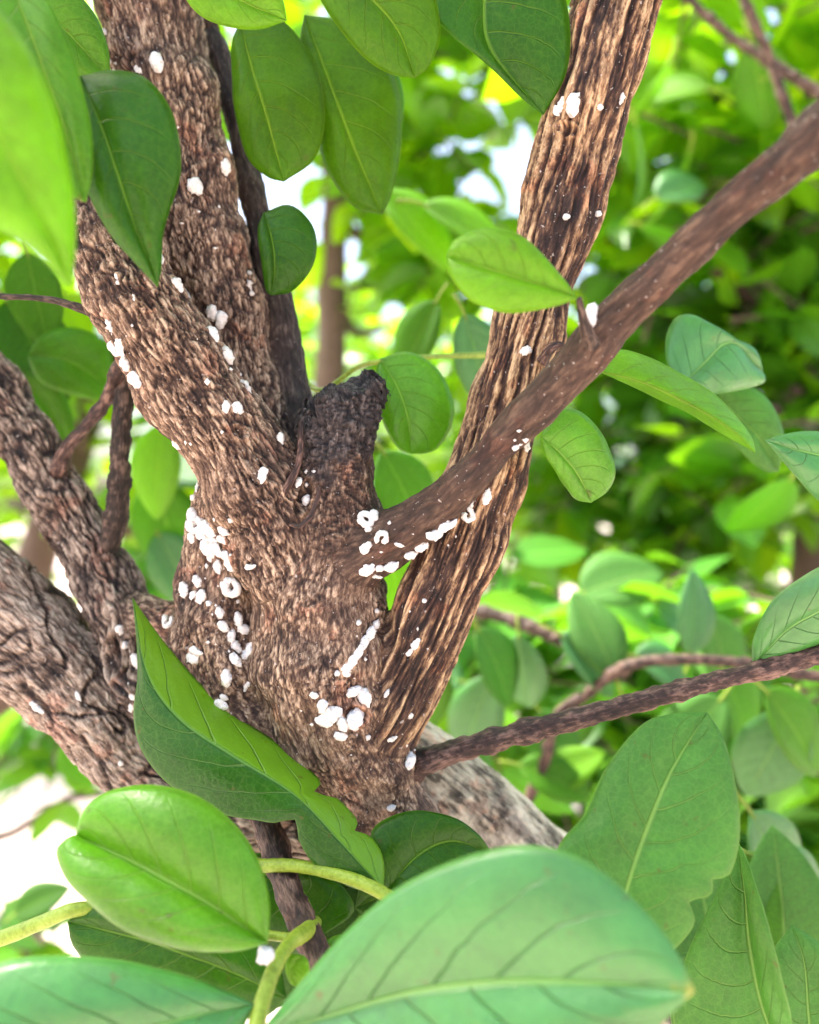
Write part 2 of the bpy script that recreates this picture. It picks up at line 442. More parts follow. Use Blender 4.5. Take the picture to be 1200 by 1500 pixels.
class Limb:
    def __init__(s, spec, idx):
        s.name, s.style, cp = spec
        s.idx = idx
        P = np.array([W(u, v, y) for u, v, y, r in cp])
        rad = np.array([r * KPX * y for u, v, y, r in cp])
        C = catmull(np.column_stack((P, rad)), 4)
        s.P, s.r = C[:, :3], C[:, 3]
        s.T, s.N, s.B = frames(s.P)
        s.s = np.concatenate(([0], np.cumsum(np.linalg.norm(np.diff(s.P, axis=0), axis=1))))
        m = s.r.max() + 0.012
        s.lo, s.hi = s.P.min(0) - m, s.P.max(0) + m
    def eval(s, X, local=False):
        best = np.full(len(X), 1e9, np.float32)
        vec = np.zeros((len(X), 3), np.float32)
        seg = np.zeros(len(X), np.int32)
        tt = np.zeros(len(X), np.float32)
        for i in range(len(s.P) - 1):
            a, b = s.P[i], s.P[i + 1]
            reach = max(s.r[i], s.r[i + 1]) + 0.02
            lo, hi = np.minimum(a, b) - reach, np.maximum(a, b) + reach
            m = np.nonzero((X[:, 0] > lo[0]) & (X[:, 0] < hi[0]) & (X[:, 2] > lo[2]) & (X[:, 2] < hi[2]))[0]
            if not len(m): continue
            ba = b - a
            xm = X[m] - a
            t = np.clip(xm @ ba / (ba @ ba), 0, 1)
            v = xm - t[:, None] * ba
            d = np.sqrt((v * v).sum(1)) - (s.r[i] + t * (s.r[i + 1] - s.r[i]))
            k = d < best[m]
            mk = m[k]
            best[mk] = d[k]; vec[mk] = v[k]; seg[mk] = i; tt[mk] = t[k]
        dist = np.sqrt((vec * vec).sum(1)) + 1e-9
        grad = vec / dist[:, None]
        if not local:
            return best, grad
        # coordinates along and round the limb, averaged over nearby samples so they run on smoothly
        sig = max(0.006, 0.45 * float(s.r.mean()))
        q = np.zeros((len(X), 3)); ws = np.zeros(len(X))
        d2m = np.full(len(X), 1e9)
        for i in range(len(s.P)):
            d2m = np.minimum(d2m, ((X - s.P[i]) ** 2).sum(1))
        for i in range(len(s.P)):
            v = X - s.P[i]
            w = np.exp(-((v * v).sum(1) - d2m) / (2 * sig * sig))
            q += w[:, None] * np.stack((v @ s.N[i], v @ s.B[i], s.s[i] + v @ s.T[i]), 1)
            ws += w
        q /= ws[:, None]
        return best, grad, q

limbs = [Limb(sp, i) for i, sp in enumerate(LIMBS)]
KS = 0.0013
STUB = limbs[1]
cutP = W(498, 588, .254)
cutN = np.array((-0.34, -0.36, 1.0)); cutN /= np.linalg.norm(cutN)

def stub_clip(X, d, g):
    pd = (X - cutP) @ cutN
    rough = (fbm(X / 0.0034, 91, 2) - 0.5) * 0.0050 + (vnoise(X / 0.009, 92) - 0.5) * 0.010
    pd = pd - rough
    m = pd > d
    d = np.where(m, pd, d)
    g = np.where(m[:, None], cutN[None, :], g)
    return d, g

def field(X):
    n = len(X)
    D = np.full((n, len(limbs)), 1.0, np.float32)
    G = np.zeros((n, 3), np.float32)
    grads = {}
    for L in limbs:
        idx = np.nonzero(((X > L.lo) & (X < L.hi)).all(1))[0]
        if not len(idx): continue
        d, gr = L.eval(X[idx])
        if L is STUB:
            d, gr = stub_clip(X[idx], d, gr)
        D[idx, L.idx] = d
        grads[L.idx] = (idx, gr)
    dm = D.min(1)
    E = np.exp(-(D - dm[:, None]) / KS)
    S = E.sum(1)
    Wt = E / S[:, None]
    sd = dm - KS * np.log(S)
    for k, (idx, gr) in grads.items():
        G[idx] += Wt[idx, k][:, None] * gr
    G /= np.linalg.norm(G, axis=1)[:, None] + 1e-6
    return sd, G, Wt

def furrow(q, a, b, seed, warp=0.6):
    p = q / np.array((a, a, b))
    wv = vnoise(q / np.array((a * 2.2, a * 2.2, b * 0.5)), seed + 40) - 0.5
    wv2 = vnoise(q / np.array((a * 2.2, a * 2.2, b * 0.5)), seed + 41) - 0.5
    p = p + np.stack((wv, wv2, np.zeros_like(wv)), 1) * warp * 2
    n = vnoise(p, seed)
    return np.clip(np.abs(2 * n - 1) * 2.1, 0, 1)

def bark_height(style, q, X):
    """returns ridge 0..1 and displacement in metres"""
    crack = np.clip(furrow(q, .0085, .030, 61, 0.8) * 2.6, 0, 1)          # a few long cracks between plates
    worn = np.clip((vnoise(q / np.array((.011, .011, .022)), 62) - 0.50) * 5, 0, 1)    # smoother worn patches
    if style == 'trunk':
        h = 0.40 * furrow(q, .0013, .0042, 1) + 0.25 * furrow(q, .0030, .010, 2) + 0.35 * fbm(q / np.array((.0009, .0009, .0024)), 3)
        h = h * (1 - 0.65 * worn) + 0.65 * worn * (0.5 + 0.35 * fbm(q / np.array((.0012, .0012, .006)), 63) - 0.05)
        h = h * (0.62 + 0.38 * crack)
        return h * 1.2 + 0.045, (h - 0.6) * 0.0014 + (vnoise(q / .012, 4) - 0.5) * 0.004
    if style == 'fib':
        h = 0.50 * furrow(q, .0016, .010, 5) + 0.3 * furrow(q, .0010, .0055, 6) + 0.2 * fbm(q / np.array((.0008, .0008, .003)), 7)
        h = h * (1 - 0.45 * worn) + 0.45 * worn * (0.5 + 0.3 * furrow(q, .0012, .016, 64))
        h = h * (0.62 + 0.38 * crack)
        return h * 1.15 + 0.015, (h - 0.6) * 0.0021 + (vnoise(q / .016, 8) - 0.5) * 0.004
    if style == 'strip':
        f1 = furrow(q, .0034, .060, 9, 0.3)
        h = 0.45 * f1 * f1 + 0.3 * furrow(q, .0014, .022, 10, 0.4) + 0.25 * fbm(q / np.array((.0008, .0008, .006)), 11)
        return h * 1.1 + 0.06, (h - 0.6) * 0.0024 + (vnoise(q / .018, 12) - 0.5) * 0.0035
    if style == 'old':
        h = 0.5 * furrow(q, .0024, .016, 13, 0.6) + 0.3 * furrow(q, .0013, .008, 14) + 0.2 * fbm(q / np.array((.001, .001, .004)), 15)
        return h * 1.1 - 0.02, (h - 0.6) * 0.0024 + (vnoise(q / .016, 16) - 0.5) * 0.004
    if style == 'plate':
        f1 = np.clip(furrow(q, .0085, .030, 33, 0.7) * 1.9, 0, 1)
        h = 0.45 * f1 + 0.25 * furrow(q, .0020, .012, 34) + 0.3 * fbm(q / np.array((.001, .001, .004)), 35)
        return h * 1.1 + 0.04, (h - 0.6) * 0.0028 + (vnoise(q / .016, 36) - 0.5) * 0.004
    if style in ('smooth', 'sooty'):
        h = 0.35 * furrow(q, .0024, .014, 17) + 0.65 * fbm(q / np.array((.0015, .0015, .006)), 18)
        return h, (h - 0.6) * 0.0010 + (vnoise(q / .016, 19) - 0.5) * 0.002
    if style == 'pale':
        h = 0.25 * furrow(q, .006, .01, 20) + 0.75 * fbm(q / .0025, 21)
        return h, (h - 0.6) * 0.0010 + (vnoise(q / .02, 22) - 0.5) * 0.003
    h = 0.4 * furrow(X, .0024, .0018, 23) + 0.6 * fbm(X / .0018, 24, 3)
    return h, (h - 0.5) * 0.0022 + (vnoise(X / .008, 25) - 0.5) * 0.003

# rough union of tubes -> voxel surface -> pulled onto the blended limbs -> bark relief
raw = []
for L in limbs:
    P, r = L.P, L.r * 1.0
    raw.append(tube(P, r, 16))
V, F = join(raw)
tmp = mesh_obj('wood_source', V, F, None)
md = tmp.modifiers.new('r', 'REMESH')
md.mode = 'VOXEL'
md.voxel_size = 0.00045
dg = bpy.context.evaluated_depsgraph_get()
ev = tmp.evaluated_get(dg)
wm = ev.to_mesh()
nv = len(wm.vertices)
X = np.empty(nv * 3, np.float32); wm.vertices.foreach_get('co', X); X = X.reshape(-1, 3)
nf = len(wm.polygons)
lt = np.empty(nf, np.int32); wm.polygons.foreach_get('loop_total', lt)
li = np.empty(len(wm.loops), np.int32); wm.loops.foreach_get('vertex_index', li)
assert (lt == 4).all()
Q = li.reshape(-1, 4)
ev.to_mesh_clear()
bpy.data.objects.remove(tmp)

for it in range(4):
    sdv, G, Wt = field(X)
    X = X - np.clip(sdv, -0.003, 0.003)[:, None] * G
sdv, G, Wt = field(X)
ridge = np.zeros(nv, np.float32)
disp = np.zeros(nv, np.float32)
bco = np.zeros((nv, 3), np.float32)
dom = Wt.argmax(1)
for L in limbs:
    idx = np.nonzero(Wt[:, L.idx] > 0.02)[0]
    if not len(idx): continue
    _, _, q = L.eval(X[idx], True)
    h, dsp = bark_height(L.style, q + L.idx * 0.37, X[idx])
    w = Wt[idx, L.idx]
    ridge[idx] += w * h
    disp[idx] += w * dsp
    k = dom[idx] == L.idx
    bco[idx[k]] = (q + L.idx * 0.37)[k]

# pruning scar (almond fold) below the stub and a few node scars: raised lip round a sunken eye
def scar(u, v, y, ru, rv, ang, amp):
    global disp, ridge
    px = X[:, 0] / (KPX * X[:, 1]) + 600
    py = 750 - (X[:, 2] - CAM_Z) / (KPX * X[:, 1])
    dx, dy = px - u, py - v
    ca, sa = math.cos(R(ang)), math.sin(R(ang))
    e = np.sqrt(((dx * ca + dy * sa) / ru) ** 2 + ((-dx * sa + dy * ca) / rv) ** 2)
    m = (X[:, 1] < y) & (e < 2.2)
    lip = np.exp(-((e - 1.0) / 0.22) ** 2)
    eye = np.exp(-(e / 0.7) ** 2)
    disp += np.where(m, amp * (lip - 0.9 * eye), 0)
    ridge += np.where(m, 0.25 * lip - 0.25 * eye, 0)
scar(446, 728, .262, 13, 30, 22, 0.0016)
scar(520, 1046, .262, 17, 15, 0, 0.0014)
scar(352, 632, .262, 14, 10, 30, 0.0012)
scar(832, 190, .262, 16, 10, 0, 0.0013)
scar(168, 960, .30, 12, 34, 0, 0.0018)
ridge = np.clip(ridge, 0, 1)
X = X + G * disp[:, None]

# smooth vertex normals of the whole wood surface (so the parts join without a seam)
fn = np.cross(X[Q[:, 2]] - X[Q[:, 0]], X[Q[:, 3]] - X[Q[:, 1]])
VN = np.zeros((nv, 3), np.float64)
for k in range(4):
    np.add.at(VN, Q[:, k], fn)
VN /= np.linalg.norm(VN, axis=1)[:, None] + 1e-12

styw = {k: np.zeros(nv, np.float32) for k in STYLES}
for L in limbs:
    styw[L.style] += Wt[:, L.idx]
styw['smooth'] += styw['sooty']
styw['old'] += styw['plate']
# the blackened top of the stub fades down with a ragged border; the collar below it is ordinary bark
up = (X - W(495, 688, .254)) @ np.array((-0.1, 0, 1.0)) + (fbm(X / .006, 31) - 0.5) * 0.016
styw['char'] = styw['char'] * np.clip(up / 0.006 + 0.5, 0, 1) + 0.6 * styw['sooty']
# the base limb's dark weathered side
fdom = dom[Q[:, 0]]
WOOD_BVH = BVHTree.FromPolygons(X.tolist(), Q.tolist(), all_triangles=False)
wood_parts = []
for L in limbs:
    fi = np.nonzero(fdom == L.idx)[0]
    if not len(fi): continue
    q = Q[fi]
    ids, inv = np.unique(q, return_inverse=True)
    inv = inv.reshape(-1, 4)
    me = bpy.data.meshes.new(L.name)
    me.vertices.add(len(ids)); me.vertices.foreach_set('co', X[ids].astype(np.float32).ravel())
    me.loops.add(len(fi) * 4); me.loops.foreach_set('vertex_index', inv.astype(np.int32).ravel())
    me.polygons.add(len(fi)); me.polygons.foreach_set('loop_start', np.arange(0, len(fi) * 4, 4, dtype=np.int32))
    me.polygons.foreach_set('use_smooth', np.ones(len(fi), bool))
    me.update(calc_edges=True)
    add_attr(me, 'bark_co', 'FLOAT_VECTOR', bco[ids])
    add_attr(me, 'ridge', 'FLOAT', ridge[ids])
    for k, kk in (('strip', 'w_strip'), ('old', 'w_old'), ('pale', 'w_pale'), ('smooth', 'w_smooth'), ('char', 'w_char')):
        add_attr(me, kk, 'FLOAT', styw[k][ids])
    me.normals_split_custom_set_from_vertices(VN[ids].tolist())
    me.materials.append(BARK)
    o = bpy.data.objects.new(L.name, me)
    COL.objects.link(o)
    o.parent = SHRUB
    o.matrix_parent_inverse = parent_inv(SHRUB)
    wood_parts.append(o)
    if L.name == 'pruned_stub':
        o['label'] = 'blackened sawn stub with a ragged slanting top'
    if L.name == 'trunk_base':
        o['label'] = 'smooth pale lower trunk with grey blotches'

# plain continuations beyond the frame: up the stems, and down to the ground
def bark_tube(name, P, rad, style, sides=40):
    P = resample(catmull(np.column_stack((P, rad)), 6), max(24, int(np.linalg.norm(np.diff(np.asarray(P), axis=0), axis=1).sum() / 0.004)))
    P, rad = P[:, :3], P[:, 3]
    V, F = tube(P, rad, sides)
    T, N, B = frames(P)
    S = np.concatenate(([0], np.cumsum(np.linalg.norm(np.diff(P, axis=0), axis=1))))
    a = np.arange(sides) * 2 * math.pi / sides
    q = np.stack(((rad[:, None] * np.cos(a)).ravel(), (rad[:, None] * np.sin(a)).ravel(), np.repeat(S, sides)), 1)
    q = np.vstack((q, (0, 0, 0), (0, 0, S[-1])))
    h, dsp = bark_height(style, q, V)
    c = np.vstack((np.repeat(P, sides, 0), P[0], P[-1]))
    dr = V - c
    dr /= np.linalg.norm(dr, axis=1)[:, None] + 1e-9
    V = V + dr * dsp[:, None]
    o = mesh_obj(name, V, F, BARK, SHRUB)
    me = o.data
    add_attr(me, 'bark_co', 'FLOAT_VECTOR', q)
    add_attr(me, 'ridge', 'FLOAT', np.clip(h, 0, 1))
    for k, kk in (('strip', 'w_strip'), ('old', 'w_old'), ('pale', 'w_pale'), ('smooth', 'w_smooth'), ('char', 'w_char')):
        add_attr(me, kk, 'FLOAT', np.full(len(V), 1.0 if style == k else 0.0))
    return o

def extend(li_, ends, style):
    L = limbs[li_]
    P = [L.P[-6], L.P[-1]] + [np.array(e[:3]) for e in ends]
    rad = [L.r[-6] * 0.97, L.r[-1] * 0.98] + [e[3] for e in ends]
    return bark_tube('stem', P, rad, style)
e2, e3, e4, e5, e6 = (limbs[k].P[-1] for k in (2, 3, 4, 5, 6))
TOPS = [
    extend(2, [(e2[0] - .03, e2[1] + .01, e2[2] + .10, .0075), (e2[0] - .09, e2[1] + .03, e2[2] + .26, .005), (e2[0] - .13, e2[1] + .02, e2[2] + .45, .002)], 'fib'),
    extend(3, [(e3[0] - .02, e3[1] + .01, e3[2] + .12, .013), (e3[0] - .06, e3[1] + .05, e3[2] + .34, .009), (e3[0] - .05, e3[1] + .08, e3[2] + .62, .003)], 'fib'),
    extend(4, [(e4[0] - .01, e4[1] + .02, e4[2] + .08, .0025), (e4[0] + .0, e4[1] + .05, e4[2] + .2, .0015)], 'smooth'),
    extend(5, [(e5[0] + .03, e5[1] - .005, e5[2] + .12, .012), (e5[0] + .07, e5[1] + .03, e5[2] + .34, .008), (e5[0] + .1, e5[1] + .08, e5[2] + .62, .003)], 'strip'),
    extend(6, [(e6[0] + .05, e6[1] - .025, e6[2] + .05, .0065), (e6[0] + .14, e6[1] - .05, e6[2] + .16, .005), (e6[0] + .26, e6[1] - .05, e6[2] + .32, .002)], 'smooth'),
]
l7, l8 = limbs[7], limbs[8]
bark_tube('stem', [l7.P[5], l7.P[0], l7.P[0] + (-.05, .01, .07), l7.P[0] + (-.12, .03, .22), l7.P[0] + (-.16, .06, .45)], [l7.r[5] * .97, l7.r[0] * .97, .012, .008, .003], 'old')
bark_tube('stem', [l8.P[5], l8.P[0], l8.P[0] + (-.08, .0, .045), l8.P[0] + (-.16, .02, .16), l8.P[0] + (-.2, .05, .4)], [l8.r[5] * .97, l8.r[0] * .97, .024, .016, .006], 'old')
lb = limbs[11]
ge = lb.P[-1]
gb = np.array((SHRUB.location.x + .05, SHRUB.location.y, -0.03))
bark_tube('trunk_base', [lb.P[-6], ge, ge * np.array((1, 1, .86)) + (.015, .005, 0), np.array((gb[0] + .02, gb[1] + .02, .6)), np.array((gb[0], gb[1], .2)), gb],
          [lb.r[-6] * .97, lb.r[-1] * .98, .029, .033, .038, .052], 'pale')

# ------------------------------------------------------------------ twigs
def twig(name, pts, mat=TWIG, sides=18, knots=True, parent=None, sub=6, seed=0):
    """pts: (u, v, depth, radius px)"""
    C = np.array([(*W(u, v, y), r * KPX * y) for u, v, y, r in pts])
    C = catmull(C, sub)
    n = max(12, int(np.linalg.norm(np.diff(C[:, :3], axis=0), axis=1).sum() / 0.0014))
    C = resample(C, min(n * 2, 260))
    P, r = C[:, :3].copy(), C[:, 3].copy()
    S = np.linspace(0, 1, len(P))
    if knots:
        for k in range(max(2, int(len(P) / 26))):
            c = RNG.uniform(0.05, 0.95)
            r *= 1 + (0.06 if mat is GREENSTEM else 0.16) * np.exp(-((S - c) / (3.0 / len(P) + 0.006)) ** 2)
    sides = 20
    V, F = tube(P, r, sides)
    cen = np.vstack((np.repeat(P, sides, 0), P[0], P[-1]))
    d = V - cen
    if mat is GREENSTEM:
        V = V + d * ((fbm(V / 0.0022, 50 + seed, 3) - 0.5) * 0.12)[:, None]
        return mesh_obj(name, V, F, mat, parent if parent is not None else SHRUB)
    a = np.arange(sides) * 2 * math.pi / sides
    SL = np.concatenate(([0], np.cumsum(np.linalg.norm(np.diff(P, axis=0), axis=1))))
    q = np.stack(((r[:, None] * np.cos(a)).ravel(), (r[:, None] * np.sin(a)).ravel(), np.repeat(SL, sides)), 1)
    q = np.vstack((q, (0, 0, 0), (0, 0, SL[-1]))) + P[0] * 3.1
    h = 0.6 * furrow(q, .0016, .009, 55) + 0.4 * fbm(q / np.array((.0012, .0012, .004)), 56)
    V = V + d * ((h - 0.6) * 0.22 + (fbm(q / .004, 57, 2) - 0.5) * 0.35)[:, None]
    o = mesh_obj(name, V, F, mat, parent if parent is not None else SHRUB)
    add_attr(o.data, 'bark_co', 'FLOAT_VECTOR', q)
    add_attr(o.data, 'ridge', 'FLOAT', np.clip(h, 0, 1))
    return o

TW = twig('twig', [(545, 1158, .266, 40), (590, 1130, .264, 27), (640, 1110, .261, 18), (710, 1088, .259, 16), (800, 1064, .256, 16), (900, 1038, .252, 15), (1010, 1008, .248, 14), (1100, 985, .244, 13), (1200, 958, .240, 13), (1330, 915, .236, 14)], TWIG, 14)
TW['label'] = 'straight reddish brown twig leaving the trunk base'
TW2 = twig('twig', [(620, 880, .50, 7), (740, 905, .48, 9), (840, 945, .46, 10), (920, 985, .45, 11)], TWIG, 8)
twig('twig', [(840, 1035, .43, 6), (880, 1000, .42, 8), (930, 972, .41, 8), (1020, 966, .40, 8), (1110, 975, .39, 8), (1200, 992, .38, 8), (1300, 1010, .37, 8)], TWIG, 10)
twig('twig', [(775, 1170, .44, 8), (800, 1110, .43, 8), (815, 1050, .42, 7), (850, 1020, .42, 8)], TWIG, 8)
twig('twig', [(980, -30, .55, 6), (1060, 45, .54, 6), (1120, 85, .53, 7), (1190, 130, .52, 8), (1290, 190, .5, 13)], TWIG, 8)
twig('twig', [(1070, -60, .50, 7), (1095, 10, .50, 7), (1125, 80, .5, 7), (1150, 150, .5, 7), (1165, 190, .5, 7)], TWIG, 8)
# dead twigs by the two side stems
twig('twig', [(84, 695, .289, 14), (100, 655, .284, 10), (132, 618, .280, 9), (160, 580, .275, 9), (172, 545, .268, 11), (190, 520, .26, 12)], TWIG, 10)
DT = twig('dead_twig', [(186, 540, .272, 12), (181, 590, .274, 13), (177, 650, .276, 14), (174, 710, .279, 15), (168, 770, .283, 16), (150, 830, .288, 16)], DEAD, 10)
twig('side_twig', [(177, 690, .277, 9), (160, 695, .275, 8), (148, 690, .273, 6), (136, 684, .271, 5)], DEAD, 8, parent=DT)
twig('side_twig', [(174, 735, .280, 11), (186, 732, .277, 9), (196, 726, .275, 7), (206, 722, .274, 4)], DEAD, 8, parent=DT)
twig('side_twig', [(172, 750, .281, 11), (184, 752, .278, 9), (192, 744, .277, 8), (199, 752, .276, 3)], DEAD, 8, parent=DT)
twig('twig', [(-60, 430, .26, 5), (0, 434, .258, 4), (60, 437, .256, 4.5), (105, 447, .254, 6), (140, 460, .254, 7)], DEAD, 8)
twig('twig', [(868, 505, .208, 12), (858, 480, .203, 8), (852, 455, .200, 5), (848, 437, .198, 5)], DEAD, 8)
twig('twig', [(795, 530, .246, 10), (806, 512, .243, 7), (818, 505, .242, 5), (826, 506, .242, 3)], TWIG, 8)
twig('bark_strip', [(441, 618, .2445, 3.5), (441, 650, .243, 4.5), (437, 680, .242, 5), (425, 705, .2415, 5.5), (412, 728, .242, 6), (405, 752, .243, 5)], TWIG, 8, False)
twig('bark_strip', [(425, 768, .238, 3), (440, 770, .2365, 4), (455, 755, .2365, 4), (464, 735, .2375, 3.5), (468, 712, .239, 3)], TWIG, 8, False)
# lower twigs carrying the big leaves
TB = twig('twig', [(380, 1196, .254, 15), (398, 1225, .246, 20), (410, 1270, .238, 20), (432, 1330, .228, 21), (452, 1372, .222, 22), (470, 1420, .216, 22), (500, 1530, .205, 24), (540, 1700, .2, 26), (640, 2100, .22, 30), (760, 2700, .28, 40)], TWIG, 12)
twig('green_twig', [(462, 1352, .228, 10), (446, 1366, .2165, 12), (425, 1382, .208, 10.6), (406, 1410, .200, 10.6), (390, 1450, .194, 11.4), (376, 1500, .188, 12.9), (362, 1560, .184, 13.7)], GREENSTEM, 12)
twig('green_twig', [(300, 1262, .246, 8.4), (380, 1268, .236, 9.9), (430, 1268, .232, 9.1), (490, 1280, .228, 9.1), (545, 1300, .224, 9.9), (600, 1335, .22, 9.9), (680, 1400, .214, 10.6), (760, 1540, .205, 10.6)], GREENSTEM, 12)
twig('green_twig', [(-90, 1400, .23, 10.6), (0, 1375, .228, 10.6), (60, 1352, .226, 10.6), (115, 1332, .225, 9.9), (200, 1330, .232, 8.4), (330, 1360, .226, 6.8), (430, 1375, .222, 6.8)], GREENSTEM, 12)
twig('green_twig', [(430, 545, .30, 3.8), (470, 572, .285, 3.8), (520, 540, .280, 3.8), (556, 530, .272, 3.8), (640, 522, .29, 3.8), (720, 520, .31, 4.6)], GREENSTEM, 8)
twig('green_twig', [(350, 185, .289, 4.6), (352, 250, .289, 5.3), (366, 320, .288, 5.3), (380, 360, .287, 6.1)], GREENSTEM, 8)

# ------------------------------------------------------------------ leaves that can be told apart
def leaf(mid, left, right, mat, dl=0.0, dr=0.0, bulge=0.0, wave=0.0006, seed=0, petiole=None, ny=44, nx=11, rib=4.0, notch=(), label=None, quiltk=1.4, thick=0.00028, droop=0.0):
    """mid (u,v,depth) from stalk to tip; left/right outline (u,v) between the same ends; dl, dr: how much farther the margins lie (m)"""
    M = np.array([W(*m) for m in mid])
    Mc = resample(catmull(M, 8), ny)
    md_ = resample(catmull(np.array([m for m in mid], float), 8), ny)
    base, tip = mid[0], mid[-1]
    def edge(pts, dd):
        e = np.array([base[:2]] + list(pts) + [tip[:2]], float)
        e = resample(catmull(e, 8), ny)
        t = np.linspace(0, 1, ny)
        Y = md_[:, 2] + dd * np.sin(math.pi * t) ** 0.7
        return np.array([W(u, v, y) for (u, v), y in zip(e, Y)])
    EL, ER = edge(left, dl), edge(right, dr)
    t = np.linspace(0, 1, ny)
    for side, t0, wd, dep in notch:
        E = EL if side < 0 else ER
        k = dep * np.exp(-((t - t0) / wd) ** 2)
        E += (Mc - E) * k[:, None]
    rows, uv = [], []
    xs = np.concatenate((np.linspace(-1, 0, nx), np.linspace(0, 1, nx)[1:]))
    for x in xs:
        E = EL if x < 0 else ER
        a = abs(x)
        rows.append(Mc * (1 - a) + E * a)
        uv.append(np.stack((np.full(ny, x), t, np.full(ny, seed * 0.13)), 1))
    Vv = np.stack(rows, 1)                     # ny, nxx, 3
    UV = np.stack(uv, 1)
    nn = np.cross(ER - EL, np.gradient(Mc, axis=0))
    nn /= np.linalg.norm(nn, axis=1)[:, None] + 1e-12
    sgn = np.sign((nn @ np.array((0, -1, 0.35))).mean()) or 1
    nn = nn * sgn
    env = np.sin(math.pi * np.clip(t, 0, 1)) ** 0.6
    ax = np.abs(xs)
    ph = (t[:, None] - 0.26 * ax[None, :] ** 1.25 + 0.03 * np.sign(xs)[None, :]) * 7.0
    quilt = -np.abs(np.abs((ph % 1.0) - 0.5) - 0.25) * 0.0011 * quiltk * (1 - ax[None, :] ** 3) * np.minimum(1, ax * 6)[None, :]
    wv = (np.sin(t[:, None] * 11 + seed + xs[None, :] * 2.5 + 2.2 * np.sin(t[:, None] * 5 + seed)) * ax[None, :] ** 2 + (vnoise(np.stack((UV[..., 0].ravel() * 1.8 + seed * 7, UV[..., 1].ravel() * 4, UV[..., 2].ravel()), 1), 60).reshape(ny, -1) - 0.5) * 1.6) * wave
    off = bulge * (4 * ax * (1 - ax))[None, :] * env[:, None] + (quilt + wv) * env[:, None]
    Vv = Vv + nn[:, None, :] * off[..., None]
    nxx = len(xs)
    V = Vv.reshape(-1, 3)
    F = [(i * nxx + j, i * nxx + j + 1, (i + 1) * nxx + j + 1, (i + 1) * nxx + j) for i in range(ny - 1) for j in range(nxx - 1)]
    o = mesh_obj('leaf', V, F, LEAF[mat], SHRUB)
    add_attr(o.data, 'leaf_uv', 'FLOAT_VECTOR', UV.reshape(-1, 3))
    sm = o.modifiers.new('thickness', 'SOLIDIFY')
    sm.thickness = thick
    sm.offset = 0
    if label: o['label'] = label
    # the rib is a raised cord along the middle
    yb = md_[0][2]
    rr = rib * KPX * yb * (1 - 0.8 * t) + 0.00006
    Vr, Fr = tube(Vv[:, nx - 1, :] + nn * rr[:, None] * 0.35, rr, 6)
    mesh_obj('midrib', Vr, Fr, MIDRIB, o)
    if petiole:
        C = np.array([W(*p) for p in petiole] + [Mc[0], Mc[2]])
        C = resample(catmull(C, 6), 22)
        Vp, Fp = tube(C, np.linspace(rib * 1.35, rib * 1.05, 22) * KPX * yb, 8)
        mesh_obj('petiole', Vp, Fp, GREENSTEM, o)
    return o

# 1 big leaf across the bottom
leaf([(372, 1520, .185), (470, 1492, .180), (600, 1455, .174), (720, 1440, .168), (880, 1441, .162), (1018, 1452, .158)],
     [(400, 1490), (440, 1440), (510, 1362), (590, 1296), (690, 1252), (780, 1238), (860, 1262), (930, 1320), (985, 1385)],
     [(420, 1560), (520, 1600), (650, 1612), (800, 1590), (930, 1530)],
     'big', 0.004, -0.004, 0.003, 0.0005, 1, [(384, 1478, .19)], 52, 13, 7, label='large bluish green leaf with a yellowed tip', quiltk=2.4)
# 2 round leaf
leaf([(392, 1382, .196), (300, 1320, .195), (200, 1265, .198), (112, 1224, .203)],
     [(330, 1394), (240, 1384), (165, 1352), (108, 1300), (82, 1252), (92, 1232)],
     [(393, 1310), (362, 1230), (300, 1172), (225, 1150), (160, 1160), (122, 1190)],
     'bright', -0.004, 0.006, 0.005, 0.0008, 2, [(418, 1388, .203)], 48, 12, 6, label='broad rounded green leaf with a notched tip')
# 3 folded dark leaf with an eaten margin
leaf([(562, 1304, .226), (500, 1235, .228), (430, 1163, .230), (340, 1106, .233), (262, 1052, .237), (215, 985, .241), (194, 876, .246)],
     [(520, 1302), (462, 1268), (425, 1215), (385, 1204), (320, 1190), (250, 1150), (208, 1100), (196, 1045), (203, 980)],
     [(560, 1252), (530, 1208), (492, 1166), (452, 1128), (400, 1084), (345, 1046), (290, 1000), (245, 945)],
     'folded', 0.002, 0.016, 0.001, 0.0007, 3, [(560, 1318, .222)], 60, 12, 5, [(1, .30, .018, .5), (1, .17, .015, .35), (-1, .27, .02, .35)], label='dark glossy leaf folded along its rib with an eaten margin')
# 4 leaf behind
leaf([(566, 1306, .236), (610, 1255, .240), (660, 1232, .246), (720, 1250, .252)],
     [(545, 1250), (548, 1212), (600, 1188), (660, 1196), (700, 1222)], [(600, 1320), (660, 1310), (705, 1280)], 'dark', 0.0, -0.004, 0.002, 0.0006, 4, None, 30, 8, 3.5)
# 5 right big leaf seen from below
leaf([(880, 1440, .205), (905, 1350, .208), (935, 1250, .212), (978, 1140, .217), (1036, 1044, .224)],
     [(830, 1390), (808, 1310), (818, 1240), (858, 1192), (890, 1122), (940, 1062), (985, 1046)],
     [(960, 1410), (1008, 1372), (1035, 1318), (1070, 1280), (1085, 1220), (1078, 1140), (1060, 1080)],
     'under', 0.004, -0.005, 0.002, 0.0010, 5, [(870, 1490, .20)], 54, 12, 4.5, [(1, .38, .025, .18), (1, .47, .02, .12)], label='broad leaf seen from below with a ragged browned margin', quiltk=2.6)
